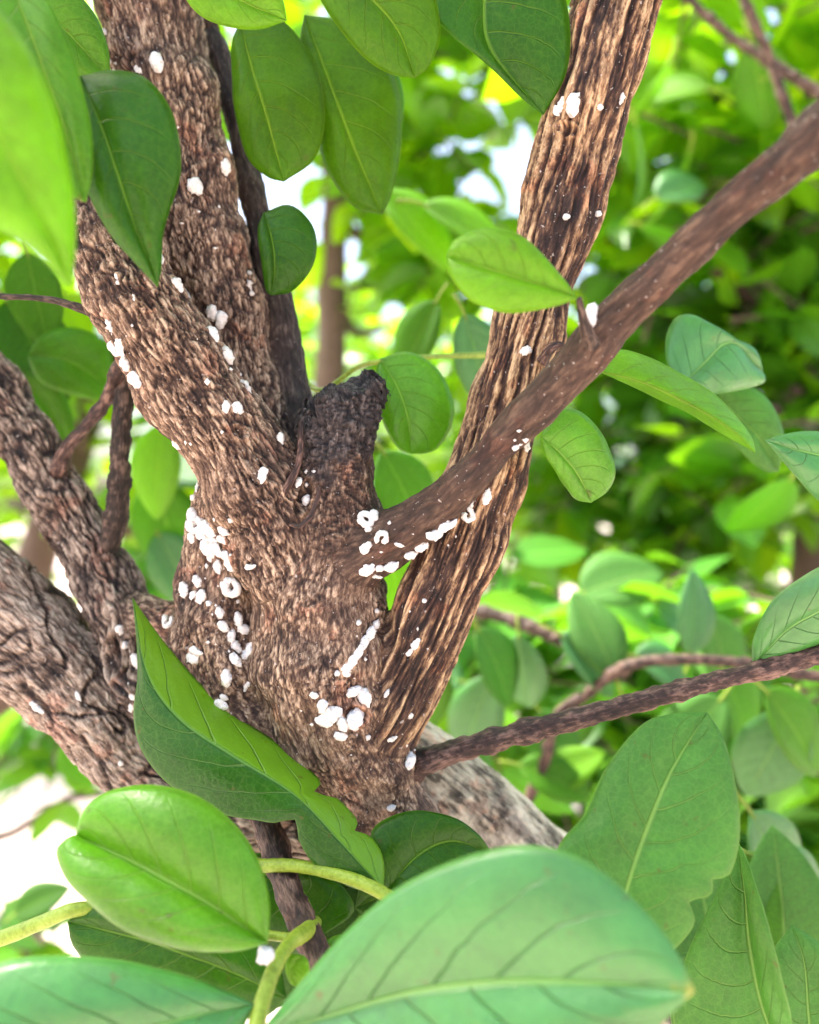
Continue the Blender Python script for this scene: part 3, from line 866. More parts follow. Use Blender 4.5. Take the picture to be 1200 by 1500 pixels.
# 6, 7 lower right
leaf([(1150, 1560, .225), (1120, 1480, .226), (1098, 1380, .228), (1090, 1300, .230), (1082, 1235, .234)],
     [(1040, 1590), (985, 1500), (1005, 1400), (1042, 1320), (1066, 1270)], [(1160, 1500), (1146, 1430), (1125, 1350), (1102, 1280)],
     'under', 0.003, -0.012, 0.002, 0.0012, 6, None, 44, 10, 3.5, quiltk=3.0)
leaf([(1190, 1600, .245), (1185, 1500, .245), (1180, 1420, .247), (1160, 1355, .25)],
     [(1120, 1560), (1118, 1480), (1130, 1400)], [(1270, 1560), (1260, 1470), (1210, 1390)], 'under', 0.0, 0.0, 0.002, 0.0008, 7, None, 30, 8, 4)
# 8 right edge
leaf([(1103, 975, .245), (1150, 925, .238), (1210, 890, .232), (1290, 850, .226)],
     [(1104, 935), (1130, 880), (1175, 846), (1240, 820)], [(1150, 960), (1215, 935), (1280, 890)], 'blue', 0.0, 0.006, 0.003, 0.0005, 8, [(1108, 992, .246)], 36, 9, 4)
# 9-13 leaves right of the crossing branch
leaf([(792, 640, .232), (820, 665, .234), (848, 700, .237), (866, 736, .240)],
     [(798, 668), (820, 700), (842, 730)], [(812, 606), (848, 602), (884, 640), (900, 685), (892, 718)], 'bright', 0.0, 0.004, 0.002, 0.0004, 9, [(782, 622, .226)], 34, 9, 3.5, label='small green leaf hanging below the crossing branch')
leaf([(878, 544, .232), (945, 562, .230), (1020, 598, .229), (1075, 632, .229), (1106, 662, .230)],
     [(930, 568), (1010, 606), (1070, 642)], [(908, 512), (985, 540), (1055, 585), (1098, 635)], 'lime', 0.012, 0.012, 0.001, 0.0004, 10, [(866, 540, .225)], 40, 8, 3.5, label='narrow arching leaf seen edge on')
leaf([(992, 572, .275), (1030, 535, .278), (1072, 502, .282), (1118, 548, .29)],
     [(975, 520), (985, 470), (1020, 462), (1060, 490), (1105, 510)], [(1040, 578), (1090, 570), (1120, 560)], 'blue', 0.0, 0.0, 0.002, 0.0005, 11, [(975, 600, .275)], 30, 8, 3)
leaf([(1040, 560, .30), (1070, 600, .30), (1110, 640, .30), (1140, 690, .305)],
     [(1050, 610), (1085, 660), (1120, 690)], [(1080, 560), (1125, 585), (1150, 640)], 'under', 0.0, 0.0, 0.002, 0.0005, 12, None, 28, 8, 3)
leaf([(1270, 660, .25), (1220, 668, .25), (1170, 660, .25), (1122, 645, .252)],
     [(1250, 760), (1205, 738), (1160, 690)], [(1240, 640), (1190, 632), (1150, 636)], 'blue', 0.0, 0.003, 0.002, 0.0005, 13, [(1320, 640, .25)], 28, 8, 3)
# 14 leaf across the right stem
leaf([(846, 438, .198), (790, 418, .196), (720, 396, .196), (654, 376, .199)],
     [(800, 452), (740, 458), (690, 440), (660, 405)], [(812, 396), (765, 348), (710, 334), (668, 350)], 'lime', -0.002, 0.003, 0.003, 0.0004, 14, [(856, 452, .200)], 40, 10, 4.5, label='bright green leaf lying across the strip barked stem')
# 15 leaf beside the stub
leaf([(556, 526, .272), (582, 568, .270), (598, 618, .270), (602, 664, .272)],
     [(550, 560), (560, 615), (582, 655)], [(600, 516), (645, 545), (666, 605), (645, 652), (622, 664)], 'bright', 0.0, 0.003, 0.002, 0.0004, 15, [(540, 530, .276)], 34, 9, 3.5, label='drooping green leaf behind the sawn stub')
# 16 small round dark leaf
leaf([(386, 312, .262), (398, 352, .260), (402, 395, .260), (398, 432, .262)],
     [(378, 340), (384, 390), (390, 425)], [(425, 300), (460, 335), (460, 385), (430, 425)], 'dark', 0.0, 0.004, 0.002, 0.0003, 16, [(372, 330, .282)], 30, 9, 3.5, label='small round dark leaf hanging beside the thin branch')
# 17-20 hanging leaves at the top
leaf([(352, 30, .262), (368, 100, .262), (390, 170, .263), (416, 266, .266)],
     [(340, 70), (343, 150), (360, 225), (390, 258)], [(398, 20), (455, 80), (476, 160), (462, 230)], 'olive', 0.004, 0.004, 0.003, 0.0008, 17, [(330, -20, .286)], 40, 10, 4)
leaf([(446, 22, .270), (478, 110, .270), (515, 210, .272), (560, 314, .276)],
     [(440, 80), (462, 170), (475, 240), (515, 300)], [(520, 40), (580, 120), (588, 210), (575, 280)], 'olive', 0.004, 0.006, 0.003, 0.0008, 18, [(420, -20, .283)], 40, 10, 4)
leaf([(470, 30, .29), (530, 90, .29), (560, 150, .292), (582, 215, .295)],
     [(470, 90), (510, 160), (545, 205)], [(530, 40), (575, 90), (592, 150)], 'fresh', 0.0, 0.0, 0.002, 0.0006, 19, [(430, -10, .29)], 30, 8, 3)
leaf([(450, -60, .232), (520, -20, .230), (580, 40, .230), (608, 114, .232)],
     [(470, 0), (520, 70), (570, 108)], [(540, -80), (620, -40), (645, 40), (630, 95)], 'olive', 0.0, 0.0, 0.003, 0.0005, 20, [(400, -110, .24)], 36, 9, 4)
leaf([(690, -110, .246), (708, -20, .244), (716, 70, .244), (796, 168, .248)],
     [(640, -60), (628, 10), (660, 50), (700, 82), (750, 130)], [(770, -110), (815, -40), (836, 40), (828, 110)], 'dark', -0.004, 0.0, 0.002, 0.0006, 21, [(660, -190, .25)], 40, 10, 4)
# 21-23 near leaves at the upper left
leaf([(-110, -40, .150), (-50, 100, .148), (20, 240, .149), (70, 340, .152), (102, 422, .156)],
     [(-190, 60), (-170, 200), (-80, 300), (10, 342), (62, 378)], [(-40, -20), (40, 70), (85, 170), (106, 280), (110, 360)], 'lime', 0.0, 0.006, 0.004, 0.0005, 22, [(-150, -130, .155)], 44, 10, 6, label='large backlit lime leaf with a drawn out tip')
leaf([(10, -40, .196), (50, 60, .194), (90, 170, .195), (126, 296, .198)],
     [(-30, 40), (10, 140), (60, 230), (105, 285)], [(50, -30), (100, 60), (128, 160), (136, 240)], 'fresh', 0.0, 0.0, 0.002, 0.0005, 23, [(-20, -120, .2)], 36, 9, 4)
leaf([(118, 112, .206), (150, 190, .203), (190, 310, .204), (231, 420, .208)],
     [(108, 190), (125, 270), (160, 340), (205, 392)], [(160, 104), (215, 115), (254, 170), (264, 250), (240, 335), (236, 390)], 'dark', 0.0, 0.003, 0.003, 0.0005, 24, [(96, 60, .212)], 42, 10, 4.5, label='dark leaf hanging across the forked stems')
leaf([(40, 0, .235), (80, 30, .235), (120, 70, .238), (160, 115, .242)],
     [(50, 50), (90, 95), (130, 118)], [(90, -20), (135, 15), (158, 70)], 'fresh', 0.0, 0.0, 0.002, 0.0005, 25, [(0, -60, .24)], 28, 8, 3)
leaf([(250, -60, .225), (300, -30, .225), (350, 0, .226), (420, 30, .23)],
     [(280, 10), (330, 38), (380, 42)], [(310, -80), (370, -50), (410, -10)], 'lime', 0.0, 0.0, 0.002, 0.0005, 26, [(215, -100, .24)], 28, 8, 3)
# 25, 26 bottom left
leaf([(372, 1472, .190), (280, 1490, .182), (170, 1520, .176), (0, 1560, .17), (-120, 1570, .168)],
     [(330, 1540), (200, 1620), (30, 1640), (-80, 1600)], [(330, 1452), (250, 1424), (140, 1402), (20, 1405), (-70, 1450), (-115, 1510)], 'blue', 0.0, 0.006, 0.003, 0.0005, 27, [(385, 1462, .191)], 40, 10, 6, label='pale bluish leaf with a thick yellowish stalk')
leaf([(420, 1462, .212), (330, 1420, .215), (220, 1380, .22), (100, 1350, .226)],
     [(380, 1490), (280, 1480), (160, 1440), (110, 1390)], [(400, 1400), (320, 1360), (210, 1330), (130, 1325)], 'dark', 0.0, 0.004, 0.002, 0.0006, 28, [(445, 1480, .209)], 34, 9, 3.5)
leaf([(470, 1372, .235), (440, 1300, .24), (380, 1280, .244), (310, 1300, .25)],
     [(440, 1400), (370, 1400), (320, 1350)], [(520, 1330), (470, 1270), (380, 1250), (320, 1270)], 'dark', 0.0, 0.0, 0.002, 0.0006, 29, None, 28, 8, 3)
leaf([(445, 1400, .207), (432, 1410, .2065), (428, 1425, .206), (436, 1446, .206)],
     [(428, 1398), (418, 1415), (424, 1438)], [(452, 1410), (452, 1430)], 'lime', 0.0, 0.0, 0.0006, 0.0002, 30, [(452, 1388, .214)], 20, 6, 2.5)
leaf([(470, 1382, .222), (500, 1400, .224), (540, 1420, .226), (600, 1440, .23)],
     [(470, 1420), (510, 1450), (560, 1460)], [(500, 1370), (540, 1375), (590, 1400)], 'fresh', 0.0, 0.0, 0.002, 0.0005, 31, None, 24, 8, 3)
leaf([(520, 1330, .255), (600, 1300, .258), (680, 1310, .262), (760, 1330, .27)],
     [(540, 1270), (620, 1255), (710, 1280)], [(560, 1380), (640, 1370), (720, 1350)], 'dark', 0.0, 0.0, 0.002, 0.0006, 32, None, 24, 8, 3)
# left, behind the forked stems
leaf([(40, 520, .34), (90, 525, .34), (130, 545, .345), (165, 575, .35)],
     [(60, 560), (110, 580), (145, 585)], [(70, 485), (120, 482), (160, 510)], 'fresh', 0.0, 0.0, 0.002, 0.0005, 33, [(0, 540, .34)], 26, 8, 3)
leaf([(20, 540, .36), (50, 570, .36), (80, 610, .362), (100, 655, .366)],
     [(20, 590), (50, 630), (80, 655)], [(60, 545), (95, 580), (110, 630)], 'fresh', 0.0, 0.0, 0.002, 0.0005, 34, [(0, 530, .36)], 26, 8, 3)

# ------------------------------------------------------------------ softer leaves a little behind (same shrub and its neighbours)
def leaf_template(ny=7, fold=0.28, droop=0.22):
    t = np.linspace(0, 1, ny)
    w = 0.30 * np.sin(math.pi * t ** 0.85) ** 0.75
    w[0], w[-1] = 0.015, 0.004
    V, UV = [], []
    for i in range(ny):
        z = -droop * t[i] ** 2
        for x in (-1, -0.5, 0, 0.5, 1):
            V.append((x * w[i], t[i], z + abs(x) * w[i] * fold - (abs(x) > 0.9) * w[i] * 0.06))
            UV.append((x, t[i], 0))
    F = [(i * 5 + j, i * 5 + j + 1, i * 5 + 6 + j, i * 5 + 5 + j) for i in range(ny - 1) for j in range(4)]
    return np.array(V), F, np.array(UV)
LV, LF, LUV = leaf_template()
LV5, LF5, LUV5 = leaf_template(5)

def basis(d, up):
    d = d / np.linalg.norm(d)
    x = np.cross(d, up)
    if np.linalg.norm(x) < 1e-4: x = np.array((1.0, 0, 0))
    x /= np.linalg.norm(x)
    return np.stack((x, d, np.cross(x, d)), 1)

leaf_mesh = {}
def simple_leaf(u, v, y, length, ang, tilt, mat, parent, roll=0.0):
    """a leaf of its own: stalk end at pixel (u,v), pointing along picture angle ang, tilted towards/away"""
    key = mat
    if key not in leaf_mesh:
        V, F, UV = leaf_template(16)
        me = bpy.data.meshes.new('leaf')
        me.from_pydata(V.tolist(), [], F)
        me.polygons.foreach_set('use_smooth', np.ones(len(me.polygons), bool))
        add_attr(me, 'leaf_uv', 'FLOAT_VECTOR', UV)
        me.materials.append(LEAF[mat])
        leaf_mesh[key] = me
    o = bpy.data.objects.new('leaf', leaf_mesh[key])
    COL.objects.link(o)
    d = np.array((math.cos(R(ang)), math.tan(R(tilt)), -math.sin(R(ang))))
    Bm = basis(d, np.array((math.sin(R(roll)), -0.75, 0.6)))
    m = Matrix(Bm.tolist()).to_4x4()
    m.translation = Vector(W(u, v, y))
    o.parent = parent
    o.matrix_parent_inverse = parent_inv(parent)
    o.matrix_basis = m @ Matrix.Diagonal((length * random.uniform(.85, 1.15), length, length, 1))
    sm = o.modifiers.new('thickness', 'SOLIDIFY')
    sm.thickness = 0.005
    if 'petiole' not in leaf_mesh:
        Vp, Fp = tube(catmull([(0, .06, .002), (0, 0, .004), (.01, -.10, -.005), (.02, -.22, -.05)], 4), np.linspace(.012, .018, 13), 8)
        pm = bpy.data.meshes.new('petiole')
        pm.from_pydata(Vp.tolist(), [], Fp)
        pm.polygons.foreach_set('use_smooth', np.ones(len(pm.polygons), bool))
        pm.materials.append(GREENSTEM)
        leaf_mesh['petiole'] = pm
    pt = bpy.data.objects.new('petiole', leaf_mesh['petiole'])
    COL.objects.link(pt)
    pt.parent = o
    return o

def crown_mesh(name, pos, dirs, ups, lens, mat, parent, low=True):
    V0, F0, U0 = (LV5, LF5, LUV5) if low else (LV, LF, LUV)
    n, m = len(pos), len(V0)
    d = dirs / np.linalg.norm(dirs, axis=1)[:, None]
    x = np.cross(d, ups); x /= np.linalg.norm(x, axis=1)[:, None] + 1e-9
    z = np.cross(x, d)
    B = np.stack((x, d, z), 2)
    wid = RNG.uniform(0.85, 1.25, n)
    tv = V0[None] * np.stack((wid, np.ones(n), RNG.uniform(0.2, 1.8, n)), 1)[:, None, :]
    V = np.einsum('nij,nmj->nmi', B, tv) * lens[:, None, None] + pos[:, None, :]
    F = (np.array(F0)[None] + (np.arange(n) * m)[:, None, None]).reshape(-1, 4)
    me = bpy.data.meshes.new(name)
    me.vertices.add(n * m); me.vertices.foreach_set('co', V.astype(np.float32).ravel())
    me.loops.add(len(F) * 4); me.loops.foreach_set('vertex_index', F.astype(np.int32).ravel())
    me.polygons.add(len(F)); me.polygons.foreach_set('loop_start', np.arange(0, len(F) * 4, 4, dtype=np.int32))
    me.polygons.foreach_set('use_smooth', np.ones(len(F), bool))
    me.update(calc_edges=True)
    add_attr(me, 'leaf_uv', 'FLOAT_VECTOR', np.tile(U0, (n, 1)))
    me.materials.append(mat)
    o = bpy.data.objects.new(name, me)
    COL.objects.link(o)
    o.parent = parent
    o.matrix_parent_inverse = parent_inv(parent)
    return o

def grow(c, rad, ntw, per, llen):
    """twigs with alternate leaves in an ellipsoid; returns twig polylines and leaf arrays"""
    tw, pos, dr, up, ln = [], [], [], [], []
    for _ in range(ntw):
        q = RNG.normal(size=3); q /= np.linalg.norm(q)
        q *= RNG.uniform(0.15, 1.0) ** 0.5
        p = np.array(c) + q * np.array(rad)
        d = RNG.normal(size=3) * (1, 1, .6) + q * 0.7 + (0, 0, .15)
        d /= np.linalg.norm(d)
        L = llen * RNG.uniform(1.6, 2.6)
        bend = RNG.normal(size=3) * 0.25 + (0, 0, -0.2)
        ts = np.linspace(0, 1, 6)
        P = p + d * L * (ts[:, None] - 0.5) + bend * L * (ts[:, None] ** 2) * 0.5
        tw.append(P)
        for k in range(per):
            t = (k + 0.6) / per
            a = P[0] + (P[-1] - P[0]) * t + bend * L * (t * t - t) * 0.5
            sdv_ = np.cross(d, (0, 0, 1.0)); sdv_ /= np.linalg.norm(sdv_) + 1e-9
            dd = d * 0.45 + sdv_ * (1 if k % 2 else -1) + RNG.normal(size=3) * 0.35 + (0, 0, -0.25)
            pos.append(a); dr.append(dd); up.append(RNG.normal(size=3) * 0.45 + (0, 0, 1)); ln.append(llen * RNG.uniform(0.7, 1.2))
    return tw, np.array(pos), np.array(dr), np.array(up), np.array(ln)

def bg_shrub(name, label, cat, base, trunk, blobs, llen, mat, group=None):
    """trunk: list of (x,y,z,r); blobs: (centre, radii, twigs, leaves per twig)"""
    root = empty(name, (base[0], base[1], 0))
    tag(root, label, cat, group)
    C = np.array(trunk, float)
    C = resample(catmull(C, 6), 40)
    V, F = tube(C[:, :3], C[:, 3], 12)
    cen = np.vstack((np.repeat(C[:, :3], 12, 0), C[0, :3], C[-1, :3]))
    V = V + (V - cen) * ((fbm(V / 0.03, 70) - 0.5) * 0.5)[:, None]
    mesh_obj('trunk', V, F, FARWOOD, root)
    tws, A = [], [[], [], [], []]
    for c, rad, ntw, per in blobs:
        tw, p, d, u, l = grow(c, rad, ntw, per, llen)
        for P in tw: tws.append(tube(P, np.linspace(llen * .028, llen * .012, 6), 4))
        # a limb from the trunk to the clump
        k = np.argmin(np.linalg.norm(C[:, :3] - np.array(c), axis=1) + np.maximum(0, C[:, 2] - c[2]) * 0.5)
        a = C[k, :3]; c = np.array(c)
        tws.append(tube(catmull([a, (a * .6 + c * .4) + (0, 0, -.03), c, c + (c - a) * 0.3], 4), np.linspace(C[k, 3] * .55, C[k, 3] * .2, 13), 6))
        for arr, z in zip(A, (p, d, u, l)): arr.append(z)
    Vt, Ft = join(tws)
    mesh_obj('branches', Vt, Ft, FARWOOD, root)['kind'] = 'stuff'
    crown_mesh('crown', *(np.concatenate(z) for z in A), mat, root)['kind'] = 'stuff'
    return root

# near soft leaves, each its own part of the shrub: (u, v, depth, length m, picture angle, tilt, look, roll)
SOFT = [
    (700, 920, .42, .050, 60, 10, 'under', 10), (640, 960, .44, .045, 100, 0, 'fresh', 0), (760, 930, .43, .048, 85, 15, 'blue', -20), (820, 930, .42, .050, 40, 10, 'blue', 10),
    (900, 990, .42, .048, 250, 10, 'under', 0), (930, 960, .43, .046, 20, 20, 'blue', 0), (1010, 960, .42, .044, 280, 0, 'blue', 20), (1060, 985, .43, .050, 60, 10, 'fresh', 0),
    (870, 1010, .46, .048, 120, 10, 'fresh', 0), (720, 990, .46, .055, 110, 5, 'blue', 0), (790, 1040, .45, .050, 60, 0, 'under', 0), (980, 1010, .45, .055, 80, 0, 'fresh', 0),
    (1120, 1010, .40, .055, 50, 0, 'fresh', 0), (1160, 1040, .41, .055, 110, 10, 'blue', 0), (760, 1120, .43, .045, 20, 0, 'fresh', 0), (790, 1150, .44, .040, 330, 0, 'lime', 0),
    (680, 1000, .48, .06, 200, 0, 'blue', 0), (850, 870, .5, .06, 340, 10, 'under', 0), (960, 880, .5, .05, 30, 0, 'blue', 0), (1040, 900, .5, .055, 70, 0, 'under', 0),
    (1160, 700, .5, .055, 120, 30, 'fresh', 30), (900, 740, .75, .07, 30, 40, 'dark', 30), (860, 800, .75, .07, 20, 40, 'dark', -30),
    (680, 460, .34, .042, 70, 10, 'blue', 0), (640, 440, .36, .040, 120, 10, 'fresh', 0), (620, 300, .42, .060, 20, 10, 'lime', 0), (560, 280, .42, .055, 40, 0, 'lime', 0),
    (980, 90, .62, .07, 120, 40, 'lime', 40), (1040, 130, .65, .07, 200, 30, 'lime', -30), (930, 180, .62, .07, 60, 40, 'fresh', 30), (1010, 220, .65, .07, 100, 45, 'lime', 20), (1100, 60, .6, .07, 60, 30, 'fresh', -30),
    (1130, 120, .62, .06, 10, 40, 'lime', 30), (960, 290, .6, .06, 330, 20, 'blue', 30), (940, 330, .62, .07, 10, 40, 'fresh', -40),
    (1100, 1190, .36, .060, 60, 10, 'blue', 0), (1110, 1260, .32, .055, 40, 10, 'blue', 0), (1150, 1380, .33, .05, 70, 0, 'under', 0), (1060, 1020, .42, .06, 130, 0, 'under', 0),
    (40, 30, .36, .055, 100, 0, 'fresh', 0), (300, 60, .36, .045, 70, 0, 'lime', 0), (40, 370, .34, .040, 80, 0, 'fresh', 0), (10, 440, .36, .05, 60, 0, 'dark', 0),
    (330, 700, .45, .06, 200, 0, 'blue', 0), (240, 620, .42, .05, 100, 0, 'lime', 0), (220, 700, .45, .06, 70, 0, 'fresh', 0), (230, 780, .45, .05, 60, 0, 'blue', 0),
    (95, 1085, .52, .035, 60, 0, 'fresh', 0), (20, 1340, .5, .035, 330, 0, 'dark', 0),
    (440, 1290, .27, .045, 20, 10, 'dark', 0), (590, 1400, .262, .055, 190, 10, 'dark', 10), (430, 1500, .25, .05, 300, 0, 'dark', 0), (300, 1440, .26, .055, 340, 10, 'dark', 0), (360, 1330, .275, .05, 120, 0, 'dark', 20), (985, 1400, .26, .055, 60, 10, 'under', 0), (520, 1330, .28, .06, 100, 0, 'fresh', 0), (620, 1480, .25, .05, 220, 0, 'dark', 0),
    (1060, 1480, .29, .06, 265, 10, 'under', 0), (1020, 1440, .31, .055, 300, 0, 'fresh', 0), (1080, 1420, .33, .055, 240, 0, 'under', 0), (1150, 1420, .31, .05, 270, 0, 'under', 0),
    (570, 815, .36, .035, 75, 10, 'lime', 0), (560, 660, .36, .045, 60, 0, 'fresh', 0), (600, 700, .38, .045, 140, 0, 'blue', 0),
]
BR = empty('leafy_branches', (W(860, 1040, .43)[0], .43, 0))
bpy.data.objects.remove(BR)
for sp in SOFT:
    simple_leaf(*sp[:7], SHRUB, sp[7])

def Wt3(u, v, y): return tuple(W(u, v, y))
def trunk_px(u, y, r, lean=0.0, top=1.9, u2=None):
    x = (u - 600) * KPX * y
    return [(x - lean, y, -.03, r * 1.6), (x - lean * .5, y, .45, r * 1.2), (x, y, 1.25, r), (x + lean * .6, y + .03, top, r * .5)]
SH = [
    ('tall shrub with a thin pinkish trunk seen behind the sawn stub', (480, .95, .020, .02), [((520, 120, .95), (.16, .16, .13), 26, 7), ((620, 330, 1.0), (.16, .16, .12), 16, 7), ((400, 640, 1.05), (.16, .16, .12), 18, 7), ((620, 620, 1.1), (.14, .14, .12), 14, 7), ((560, 480, 1.2), (.16, .12, .12), 8, 7), ((480, -150, 1.0), (.25, .2, .15), 22, 7)], .062, CROWN_A),
    ('bushy shrub behind the forked furrowed stems', (75, 1.05, .024, .45), [((40, 150, .85), (.16, .18, .16), 26, 7), ((20, 420, .95), (.16, .16, .12), 20, 7), ((120, 620, 1.0), (.16, .16, .12), 20, 7), ((280, 760, 1.1), (.2, .16, .12), 20, 7), ((-150, 300, 1.0), (.25, .2, .3), 26, 7), ((60, -200, 1.0), (.3, .2, .2), 24, 7)], .062, CROWN_A),
    ('dense dark leaved shrub with a brown trunk beyond the crossing branch', (1195, .95, .026, .01), [((1080, 420, .85), (.2, .14, .12), 38, 7), ((1150, 620, .8), (.14, .12, .13), 34, 7), ((960, 560, .95), (.17, .14, .13), 34, 7), ((960, 730, .95), (.18, .14, .09), 32, 7), ((1320, 560, 1.0), (.2, .2, .25), 26, 7), ((880, 800, 1.3), (.16, .14, .07), 16, 7), ((1040, 800, 1.25), (.16, .14, .07), 16, 7)], .06, CROWN_B),
    ('bright airy shrub overhanging the strip barked stem', (1420, .9, .024, -.05), [((1000, 60, .75), (.14, .14, .11), 22, 7), ((1130, 200, .8), (.14, .14, .10), 20, 7), ((980, 270, .85), (.13, .14, .10), 16, 7), ((700, 80, .95), (.15, .14, .10), 13, 7), ((690, 420, .95), (.12, .1, .1), 9, 7), ((1100, -160, .9), (.35, .2, .16), 30, 7), ((780, -150, .95), (.2, .2, .15), 16, 7)], .062, CROWN_A),
    ('low pale green shrub under the reddish twig', (960, .80, .011, .0), [((780, 960, .62), (.10, .09, .08), 16, 7), ((930, 1010, .62), (.1, .1, .08), 16, 7), ((1080, 960, .65), (.1, .1, .09), 18, 7), ((1120, 1130, .6), (.1, .1, .1), 16, 7), ((850, 1160, .7), (.12, .1, .12), 20, 7), ((1040, 1320, .62), (.14, .1, .1), 18, 7), ((960, 850, .9), (.2, .14, .09), 16, 7), ((700, 1080, .8), (.1, .1, .14), 16, 7)], .055, CROWN_C),
    ('sparse sapling with drooping leaves over the sunlit ground', (-60, .8, .010, .01), [((30, 1080, .75), (.09, .06, .02), 6, 6), ((100, 1170, .75), (.03, .04, .03), 1, 4), ((30, 1350, .7), (.06, .05, .02), 4, 5), ((-190, 1050, .8), (.1, .1, .2), 8, 6), ((250, 860, .9), (.07, .07, .05), 6, 6)], .055, CROWN_C),
]
for label, (u, y, r, lean), blobs, llen, mat in SH:
    tp = trunk_px(u, y, r, lean, 1.9)
    if 'low' in label:
        tp = [(tp[2][0] + .05, y, -.03, r * 1.5), (tp[2][0] + .02, y, .4, r), (tp[2][0], y, .8, r * .8), (tp[2][0] + .02, y, 1.03, r * .4)]
    bg_shrub('shrub', label, 'shrub', (tp[2][0], y), tp, [(Wt3(*c), rad, n, per) for c, rad, n, per in blobs], llen, mat)

# farther trees closing the view
FT = [
    ('broad tree far behind the strip barked stem', -0.2, 4.2, 2.5, CROWN_A), ('round dark tree far behind the crossing branch', 2.2, 3.6, 3.0, CROWN_B),
    ('tall spreading tree far beyond the forked stems', -2.6, 4.6, 2.9, CROWN_A), ('distant tree between the two brown trunks', 1.1, 6.5, 3.0, CROWN_B), ('distant tree far behind the sawn stub', -1.2, 7.0, 3.0, CROWN_B), ('distant tree beside the dark one', 4.6, 7.0, 4.0, CROWN_A),
]
for label, x, y, h, mat in FT:
    bl = []
    for k in range(13):
        a = RNG.uniform(0, 6.28)
        rr = RNG.uniform(0.1, 1.0) * h * .33
        bl.append(((x + rr * math.cos(a), y + rr * math.sin(a) * .7, h * RNG.uniform(.30, 1.0)), (h * .16, h * .13, h * .11), 24, 6))
    bg_shrub('tree', label, 'tree', (x, y), [(x, y, -.05, .09), (x + .05, y, h * .25, .07), (x - .03, y, h * .6, .045), (x, y, h * .95, .012)], bl, .13, mat)

# crown of the shrub itself above the frame
tws, A = [], [[], [], [], []]
for o_end, n_ in ((e2 + (-.10, .02, .30), 16), (e3 + (-.05, .06, .4), 18), (e5 + (.08, .05, .42), 18), (e6 + (.2, -.02, .26), 8), (limbs[7].P[0] + (-.14, .05, .3), 12), (limbs[8].P[0] + (-.19, .05, .25), 12)):
    tw, p, d, u, l = grow(o_end, (.13, .13, .10), n_, 6, .065)
    for P in tw:
        tws.append(tube(P, np.linspace(.0016, .0008, 6), 5))
        tws.append(tube(catmull([np.array(o_end), (np.array(o_end) + P[0]) * .5 + (0, 0, -.01), P[0]], 3), np.linspace(.003, .0016, 7), 5))
    for arr, z in zip(A, (p, d, u, l)): arr.append(z)
Vt, Ft = join(tws)
mesh_obj('crown_twigs', Vt, Ft, TWIG, SHRUB)['kind'] = 'stuff'
crown_mesh('crown', *(np.concatenate(z) for z in A), CROWN_A, SHRUB, False)['kind'] = 'stuff'

# ------------------------------------------------------------------ white scale insects
def insect_mesh(kind, seed):
    if kind in ('oval', 'slim', 'round'):
        wd = {'oval': 0.30, 'slim': 0.19, 'round': 0.42}[kind]
        n, m = 11, 14
        V = []
        for i in range(n):
            t = i / (n - 1)
            x = (t - 0.5)
            w = wd * (max(0.0, 1 - (2 * abs(x)) ** 2.2)) ** 0.55 * (1 - 0.22 * x)
            for k in range(m):
                a = 2 * math.pi * k / m
                V.append((x, math.cos(a) * w, math.sin(a) * w * (0.85 if math.sin(a) > 0 else 0.5)))
        V = np.array(V)
        F = [(i * m + k, (i + 1) * m + k, (i + 1) * m + (k + 1) % m, i * m + (k + 1) % m) for i in range(n - 1) for k in range(m)]
        V += (np.stack([fbm(V * 5 + seed * 9.1, 80 + j, 2) for j in range(3)], 1) - 0.5) * 0.24
        V[:, 2] -= 0.05 * np.cos(V[:, 0] * 14) * (V[:, 2] > 0) * 0.25      # faint segment rings
        return V, F
    span = 1.55 * math.pi if kind == 'curl' else 1.93 * math.pi
    a = np.linspace(-span / 2, span / 2, 17) + 0.4
    P = np.stack((np.cos(a) * 0.30, np.sin(a) * 0.24, 0.10 + 0.05 * np.sin(a * 2)), 1)
    V, F = tube(P, (0.17 if kind == 'ring' else 0.15) * np.linspace(1.1, 0.8, 17), 10)
    V += (np.stack([fbm(V * 5 + seed * 9.1, 84 + j, 2) for j in range(3)], 1) - 0.5) * 0.16
    return V, F
IM = {}
for kind in ('oval', 'slim', 'round', 'curl', 'ring'):
    for s_ in range(4):
        V, F = insect_mesh(kind, s_ + len(IM))
        me = bpy.data.meshes.new('scale_insect')
        me.from_pydata(V.tolist(), [], F)
        me.polygons.foreach_set('use_smooth', np.ones(len(me.polygons), bool))
        me.materials.append(WAX)
        IM[kind, s_] = me

def cast(u, v):
    d = Vector(W(u, v, 1.0) - np.array((0, 0, CAM_Z))).normalized()
    return WOOD_BVH.ray_cast(Vector((0, 0, CAM_Z)), d)

